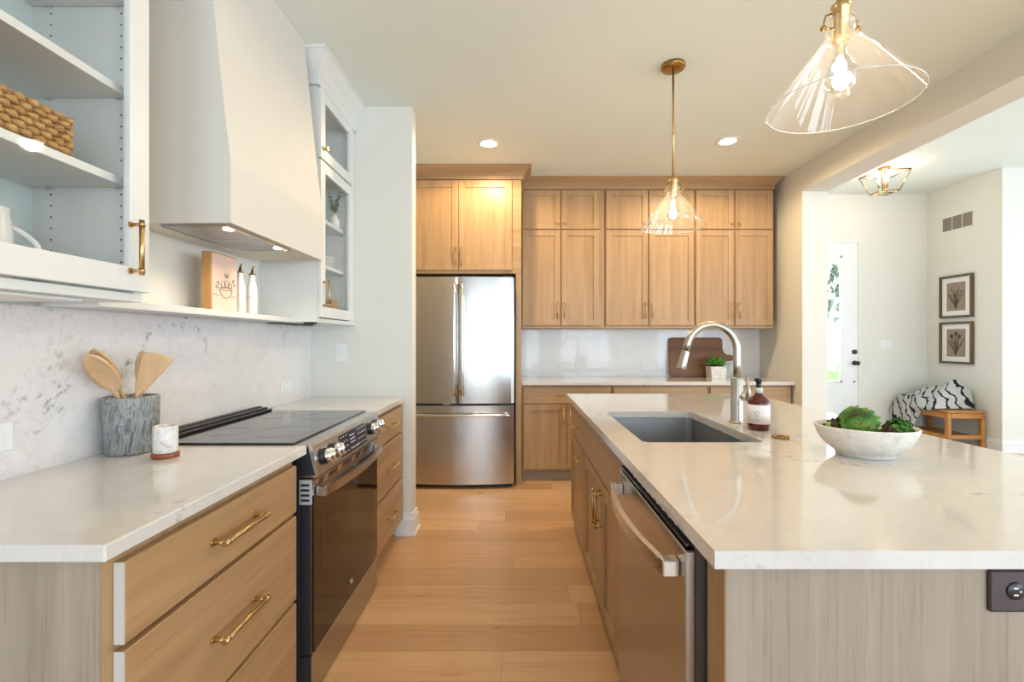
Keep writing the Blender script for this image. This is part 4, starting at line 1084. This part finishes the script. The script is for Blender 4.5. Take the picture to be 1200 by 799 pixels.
# ------------------------------------------------------------------ pendants and lamps
def pendant(x, y, lb):
    t = thing('pendant_light', lb, 'pendant lamp', (x, y, 1.92), 'clear glass cone pendants over the island')
    bm = BM(); lathe(bm, [(0,2.806),(.020,2.806),(.060,2.812),(.066,2.818),(.066,CEIL-.0005),(0,CEIL-.0005)], (x, y, 0), 32); obj('canopy', bm, 'brassb', t)
    bm = BM(); tube(bm, [(x, y, 2.2), (x, y, 2.806)], .0058, 12); tube(bm, [(x,y,2.44),(x,y,2.452)], .0085, 12); obj('rod', bm, 'brass', t)
    bm = BM(); lathe(bm, [(0,2.095),(.019,2.095),(.021,2.10),(.021,2.175),(.024,2.178),(.024,2.192),(.014,2.198),(.009,2.215),(0,2.215)], (x, y, 0), 24)
    sk_ = obj('socket', bm, 'brass', t)
    for s in (-1, 1):
        bm = BM(); tube(bm, [(x+s*.021, y, 2.13), (x+s*.045, y, 2.13)], .003, 8); sphere(bm, (x+s*.048, y, 2.13), .0075, seg=10)
        tube(bm, [(x+s*.024, y, 2.17), (x+s*.040, y, 2.165), (x+s*.045, y, 2.15), (x+s*.045, y, 2.132)], .0025, 8)
        obj('shade_screw', bm, 'brassb', sk_)
    # glass cone with short cylindrical neck
    R1, Rn, z0, z1, z2 = .178, .034, 1.925, 2.105, 2.150; th = .003
    bm = BM(); prof = [(Rn, z2), (Rn, z1+.006), (Rn+.004, z1-.004), (R1, z0), (R1+.0012, z0-.001), (R1+.002, z0+.001), (Rn+.007, z1-.002), (Rn+th, z1+.008), (Rn+th, z2)]
    lathe(bm, prof, (x, y, 0), 64, closed=True); obj('shade', bm, 'shade', t)
    bm = BM(); torus(bm, (x, y, z0), R1+.0005, .0014, 64, 6); obj('shade_rim', bm, NT('rim_glass').set(color=(.9,.92,.92,1), rough=.1, trans=.6).m, t)
    bm = BM(); lathe(bm, [(0,1.955),(.018,1.958),(.033,1.972),(.040,1.996),(.036,2.020),(.022,2.045),(.015,2.062),(.014,2.094),(.0125,2.094),(.0135,2.062),(.0205,2.045),(.0345,2.020),(.0385,1.996),(.0318,1.973),(.017,1.9595),(0,1.9565)], (x, y, 0), 28)
    bu = obj('bulb', bm, 'glass', t)
    bm = BM()
    for k in range(6):
        a = k*PI/3; a2 = a+PI/6
        tube(bm, [(x+.006*math.cos(a), y+.006*math.sin(a), 2.045), (x+.016*math.cos(a2), y+.016*math.sin(a2), 1.978), (x+.006*math.cos(a2+.5), y+.006*math.sin(a2+.5), 2.045)], .0016, 6)
    obj('filament', bm, 'bulb', bu)
    l = bpy.data.lights.new('bulb_light', 'POINT'); l.energy = 5; l.color = (1,.72,.42); l.shadow_soft_size = .02
    lo = bpy.data.objects.new('bulb_light', l); C.objects.link(lo); lo.location = (x, y, 2.005)
pendant(.878, 2.616, 'further clear glass cone pendant on a brass rod, in front of the oak wall cabinets')
pendant(.878, 1.262, 'nearer and larger looking clear glass cone pendant at the top right')
def can(x, y, lb, z=CEIL, e=16):
    t = thing('recessed_light', lb, 'ceiling light', (x, y, z), 'round recessed lights in the kitchen ceiling')
    bm = BM(); lathe(bm, [(.060,-.003),(.085,-.006),(.092,-.003),(.092,-.0003),(.060,-.0003)], (x, y, z), 36, closed=True); obj('trim_ring', bm, 'trimw', t)
    bm = BM(); lathe(bm, [(0,-.0018),(.0595,-.0018),(.0595,-.0003),(0,-.0003)], (x, y, z), 32); obj('lens', bm, 'lampface', t)
    l = bpy.data.lights.new('downlight', 'SPOT'); l.energy = e; l.color = (1,.76,.43); l.spot_size = 3.0; l.spot_blend = .35; l.shadow_soft_size = .06
    lo = bpy.data.objects.new('downlight', l); C.objects.link(lo); lo.location = (x, y, z-.012)
can(-.221, 3.655, 'round recessed ceiling light in front of the refrigerator', e=62)
can(1.636, 3.61, 'round recessed ceiling light right of the small pendant', e=62)
can(-.22, 1.3, 'unseen recessed ceiling light added above the aisle, out in front of the range hood', e=10)  # added out of view for warm light near the hood
can(1.70, 1.3, 'unseen recessed ceiling light added above the right side of the island', e=18)  # added out of view as a second warm light
# foyer ceiling lantern
LX, LY = 4.21, 5.33
t = thing('flush_lantern', 'bronze open cage ceiling lantern with candle bulbs in the foyer', 'ceiling light', (LX, LY, FC))
bm = BM(); lathe(bm, [(0,-.03),(.03,-.03),(.062,-.018),(.066,-.010),(.066,-.0005),(0,-.0005)], (LX, LY, FC), 28); obj('canopy', bm, 'brassb', t)
def bar(bm, a, b, r=.006): tube(bm, [a, b], r, 4)
bm = BM(); T_, b_ = .168, .097; zt_, zb_ = 3.20, 2.985
ct = [(LX+sx*T_, LY+sy*T_, zt_) for sx, sy in ((-1,-1),(1,-1),(1,1),(-1,1))]; cb_ = [(LX+sx*b_, LY+sy*b_, zb_) for sx, sy in ((-1,-1),(1,-1),(1,1),(-1,1))]
for i in range(4):
    bar(bm, ct[i], ct[(i+1)%4]); bar(bm, cb_[i], cb_[(i+1)%4]); bar(bm, ct[i], cb_[i]); bar(bm, ct[i], (LX, LY, 3.235), .005)
bar(bm, (LX-b_, LY, zb_), (LX+b_, LY, zb_)); 
obj('cage', bm, 'brassb', t)
bm = BM(); tube(bm, [(LX, LY, 3.24), (LX, LY, 3.02)], .008, 10)
for k in range(3):
    a = 2*PI*k/3+.4; p = (LX+.05*math.cos(a), LY+.05*math.sin(a)); tube(bm, [(LX, LY, 3.03), (p[0], p[1], 3.025), (p[0], p[1], 3.05)], .005, 8); tube(bm, [(p[0],p[1],3.045),(p[0],p[1],3.10)], .011, 12)
obj('candle_arm', bm, 'brass', t)
for k in range(3):
    a = 2*PI*k/3+.4; p = (LX+.05*math.cos(a), LY+.05*math.sin(a))
    bm = BM(); lathe(bm, [(0,3.101),(.008,3.101),(.015,3.125),(.012,3.15),(.004,3.175),(0,3.178)], (p[0], p[1], 0), 14); obj('bulb', bm, emit('candle_bulb', (1,.72,.40,1), 18), t)
l = bpy.data.lights.new('lantern_light', 'POINT'); l.energy = 14; l.color = (1,.72,.48); l.shadow_soft_size = .05
lo = bpy.data.objects.new('lantern_light', l); C.objects.link(lo); lo.location = (LX, LY, 3.19)

# ------------------------------------------------------------------ foyer wall items
t = thing('air_vent', 'three panel return air vent high on the foyer wall', 'vent', (FX, 5.87, 2.78))
gv = plain('vent_grey', srgb(150,142,130), .5)
bm = BM(); box(bm, FX-.006, FX-.0003, 5.66, 6.08, 2.685, 2.885, .002); vf = obj('vent_frame', bm, 'trimw', t)
bm = BM()
for k in range(3):
    y0 = 5.672 + k*.135; box(bm, FX-.0075, FX-.0062, y0, y0+.125, 2.70, 2.87)
obj('grille_mesh', bm, gv, vf)
bm = BM()
for k in range(3):
    for j in range(12): box(bm, FX-.010, FX-.0076, 5.674+k*.135, 5.795+k*.135, 2.705+.014*j, 2.711+.014*j)
obj('louver', bm, plain('louver_taupe', srgb(128,118,106), .5), vf)
brn = wood('frame_bronze_wood', 2, srgb(112,92,62), srgb(76,60,38), .45)
lin = NT('linen_taupe'); lin.set(color=lin.ramp(lin.noise(lin.pos((1,80,80)), 1, 3, .7), [(.3, srgb(134,118,100)), (.7, srgb(166,150,130))]), rough=.9)
dk = plain('plant_print_dark', srgb(66,54,44), .8)
def art(z0, z1, lb, seed, flip):
    y0, y1 = 5.655, 6.095; t = thing('framed_botanical', lb, 'picture', (FX-.01, (y0+y1)/2, z0), 'botanical prints on the foyer wall')
    w = .028; bm = BM()
    for a in ((y0,y0+w,z0,z1),(y1-w,y1,z0,z1),(y0+w,y1-w,z0,z0+w),(y0+w,y1-w,z1-w,z1)): box(bm, FX-.034, FX-.0005, a[0], a[1], a[2], a[3], .002)
    obj('picture_frame', bm, brn, t)
    obj('mat_board', B1(FX-.016, FX-.002, y0+w, y1-w, z0+w, z1-w), 'plate', t)
    p = obj('print', B1(FX-.0175, FX-.0162, y0+.095, y1-.095, z0+.09, z1-.09), lin.m, t)
    random.seed(seed); bm = BM(); X_ = FX-.0182; cy = (y0+y1)/2; zb_ = z0+.10; hgt = z1-z0-.22
    for k in range(9):
        sp = (k-4)*.026+random.uniform(-.008,.008); hh = hgt*random.uniform(.55, 1.0)*(1-.05*abs(k-4))
        pts = [(X_, cy+sp*q**1.3, zb_+hh*q) for q in [j/8 for j in range(9)]]
        tube(bm, pts, .0016, 5)
        for j in range(3, 9):
            for sd in (-1, 1):
                if random.random() < .3: continue
                p0 = Vector(pts[j]); d = Vector((0, sd*.8, .6)).normalized(); L_ = random.uniform(.014,.026); s_ = Vector((0, -.6, sd*.8)).normalized()
                vs = [bm.verts.new(p0 + d*L_*f + s_*ww*.006) for f, ww in ((0,0),(.4,1),(1,0),(.4,-1))]; bm.faces.new(vs)
        if flip and k in (2, 4, 6): 
            q = pts[-1]; sphere(bm, (X_, q[1], min(q[2], z1-.12)), .022, .02, 1, 1, 10)
    obj('plant_drawing', bm, dk, p)
art(1.576, 2.115, 'upper framed botanical print on the foyer wall, leafy stems on taupe', 21, False)
art(.995, 1.524, 'lower framed botanical print on the foyer wall, flower heads on taupe', 33, True)
# bench
bX0, bX1, bY0, bY1, bZ = 5.085, 5.530, 5.49, 6.24, .455
t = thing('wooden_bench', 'amber wooden bench with a slatted lower shelf in the foyer', 'bench', ((bX0+bX1)/2, (bY0+bY1)/2, 0))
obj('seat', B1(bX0, bX1, bY0, bY1, bZ-.03, bZ, bev=.008), 'bench', t)
bm = BM(); box(bm, bX0+.05, bX1-.04, bY0+.003, bY0+.028, bZ-.09, bZ-.031, .002); box(bm, bX0+.05, bX1-.04, bY1-.028, bY1-.003, bZ-.09, bZ-.031, .002)
box(bm, bX0+.003, bX0+.028, bY0+.05, bY1-.05, bZ-.09, bZ-.031, .002); obj('apron', bm, 'bench', t)
for x in (bX0, bX1-.045):
    for y in (bY0, bY1-.045): obj('leg', B1(x, x+.045, y, y+.045, 0, bZ-.031, bev=.004), 'bench', t)
bm = BM(); box(bm, bX0+.046, bX1-.046, bY0+.003, bY0+.035, .12, .165, .002); box(bm, bX0+.003, bX0+.035, bY0+.046, bY1-.046, .12, .165, .002); box(bm, bX0+.036, bX1-.01, bY0+.036, bY1-.05, .125, .145); obj('lower_shelf', bm, 'bench', t)
# zebra striped throw
zb = NT('black_white_striped_wool'); pz = zb.pos((1,1,1))
wv_ = zb.n('ShaderNodeTexWave', wave_type='BANDS'); wv_.inputs['Scale'].default_value = 5.6; wv_.inputs['Distortion'].default_value = 6.0; wv_.inputs['Detail'].default_value = 2.0; wv_.inputs['Detail Scale'].default_value = 1.6
zb.l(zb.pos((.4,1.25,.9),(.5,0,.5)), wv_.inputs['Vector'])
zb.set(color=zb.ramp(wv_.outputs['Fac'], [(.83, srgb(240,238,232)), (.88, srgb(40,44,60))]), rough=.9, sheen=.2); zb.bump(zb.noise(pz, 120, 3), .4, .004)
bm = BM(); NU, NV = 54, 46; grid = []
def hf(u, v):
    """u 0 near .. 1 far, v 0 wall .. 1 room edge; returns point on the throw"""
    y = 5.60 + .66*u; fold = .016*math.sin(13*u+3*v)+.012*math.sin(23*v+5*u)+.008*math.sin(31*u-9*v)
    pk_ = .27*math.exp(-((u-.10)/.28)**2)*math.exp(-((v-.30)/.35)**2) + .17*math.exp(-((u-.62)/.33)**2)*math.exp(-((v-.30)/.45)**2)
    edge = min(1, u/.08)*min(1, (1-u)/.08)
    if v < .72:
        x = 5.535 - (v/.72)*(5.535-5.075); z = bZ+.014 + (pk_+fold*.9+.035)*edge*min(1, v/.05+.3)
    else:
        w = (v-.72)/.28; dr_ = .04+.30*max(0, min(1, (u-.34)/.2)); x = 5.070-.03*math.sin(PI*w)-.012*math.sin(19*u+4*w)-.012
        z = bZ+.014+(.035+pk_*.6)*edge*(1-w) - dr_*w + .010*math.sin(17*u)*w
    return (x, y, z)
for i in range(NU+1): grid.append([bm.verts.new(hf(i/NU, j/NV)) for j in range(NV+1)])
for i in range(NU):
    for j in range(NV): bm.faces.new((grid[i][j], grid[i][j+1], grid[i+1][j+1], grid[i+1][j])).smooth = True
bmesh.ops.solidify(bm, geom=bm.faces[:], thickness=-.010)
single('throw_blanket', bm, zb.m, 'black and white striped throw heaped on the foyer bench', 'blanket')

# ------------------------------------------------------------------ outside the front door
gr = NT('lawn_grass'); gr.set(color=gr.ramp(gr.noise(gr.pos(), 3, 5), [(.3, srgb(120,150,84)), (.7, srgb(168,190,120))]), rough=.9)
bm = BM(); box(bm, -8, 20, FB+1.2, 60, -.30, -.10); o = obj('lawn', bm, gr.m); o['kind'] = 'structure'
bm = BM(); box(bm, 2.9, 5.6, FB+.13, FB+1.199, -.30, -.06); o = obj('porch_slab', bm, plain('porch_concrete', srgb(190,186,178), .8, var=.1)); o['kind'] = 'structure'
t = thing('garden_tree', 'leafy tree seen through the glass of the front door', 'tree', (9.3, 14.2, -.1))
obj('trunk', tube(BM(), [(9.3,14.2,-.1),(9.33,14.2,1.4),(9.28,14.25,2.6),(9.3,14.2,3.6)], [.13,.10,.08,.04], 10), 'board', t)
bm = BM(); random.seed(9)
for k in range(420):
    v = Vector((random.gauss(0,1), random.gauss(0,1), random.gauss(0,1))).normalized()*random.uniform(.3,1)**.5
    c = Vector((9.3+v.x*1.2, 14.2+v.y*1.2, 3.1+v.z*1.3)); d = Vector((random.gauss(0,1),random.gauss(0,1),random.gauss(0,1))).normalized(); s_ = d.cross(Vector((0,0,1))).normalized()
    vs = [bm.verts.new(c + d*.17*f + s_*w*.07) for f, w in ((-1,0),(0,1),(1,0),(0,-1))]; bm.faces.new(vs)
obj('crown', bm, plain('tree_leaf', srgb(120,136,110), .7, var=.3), t)
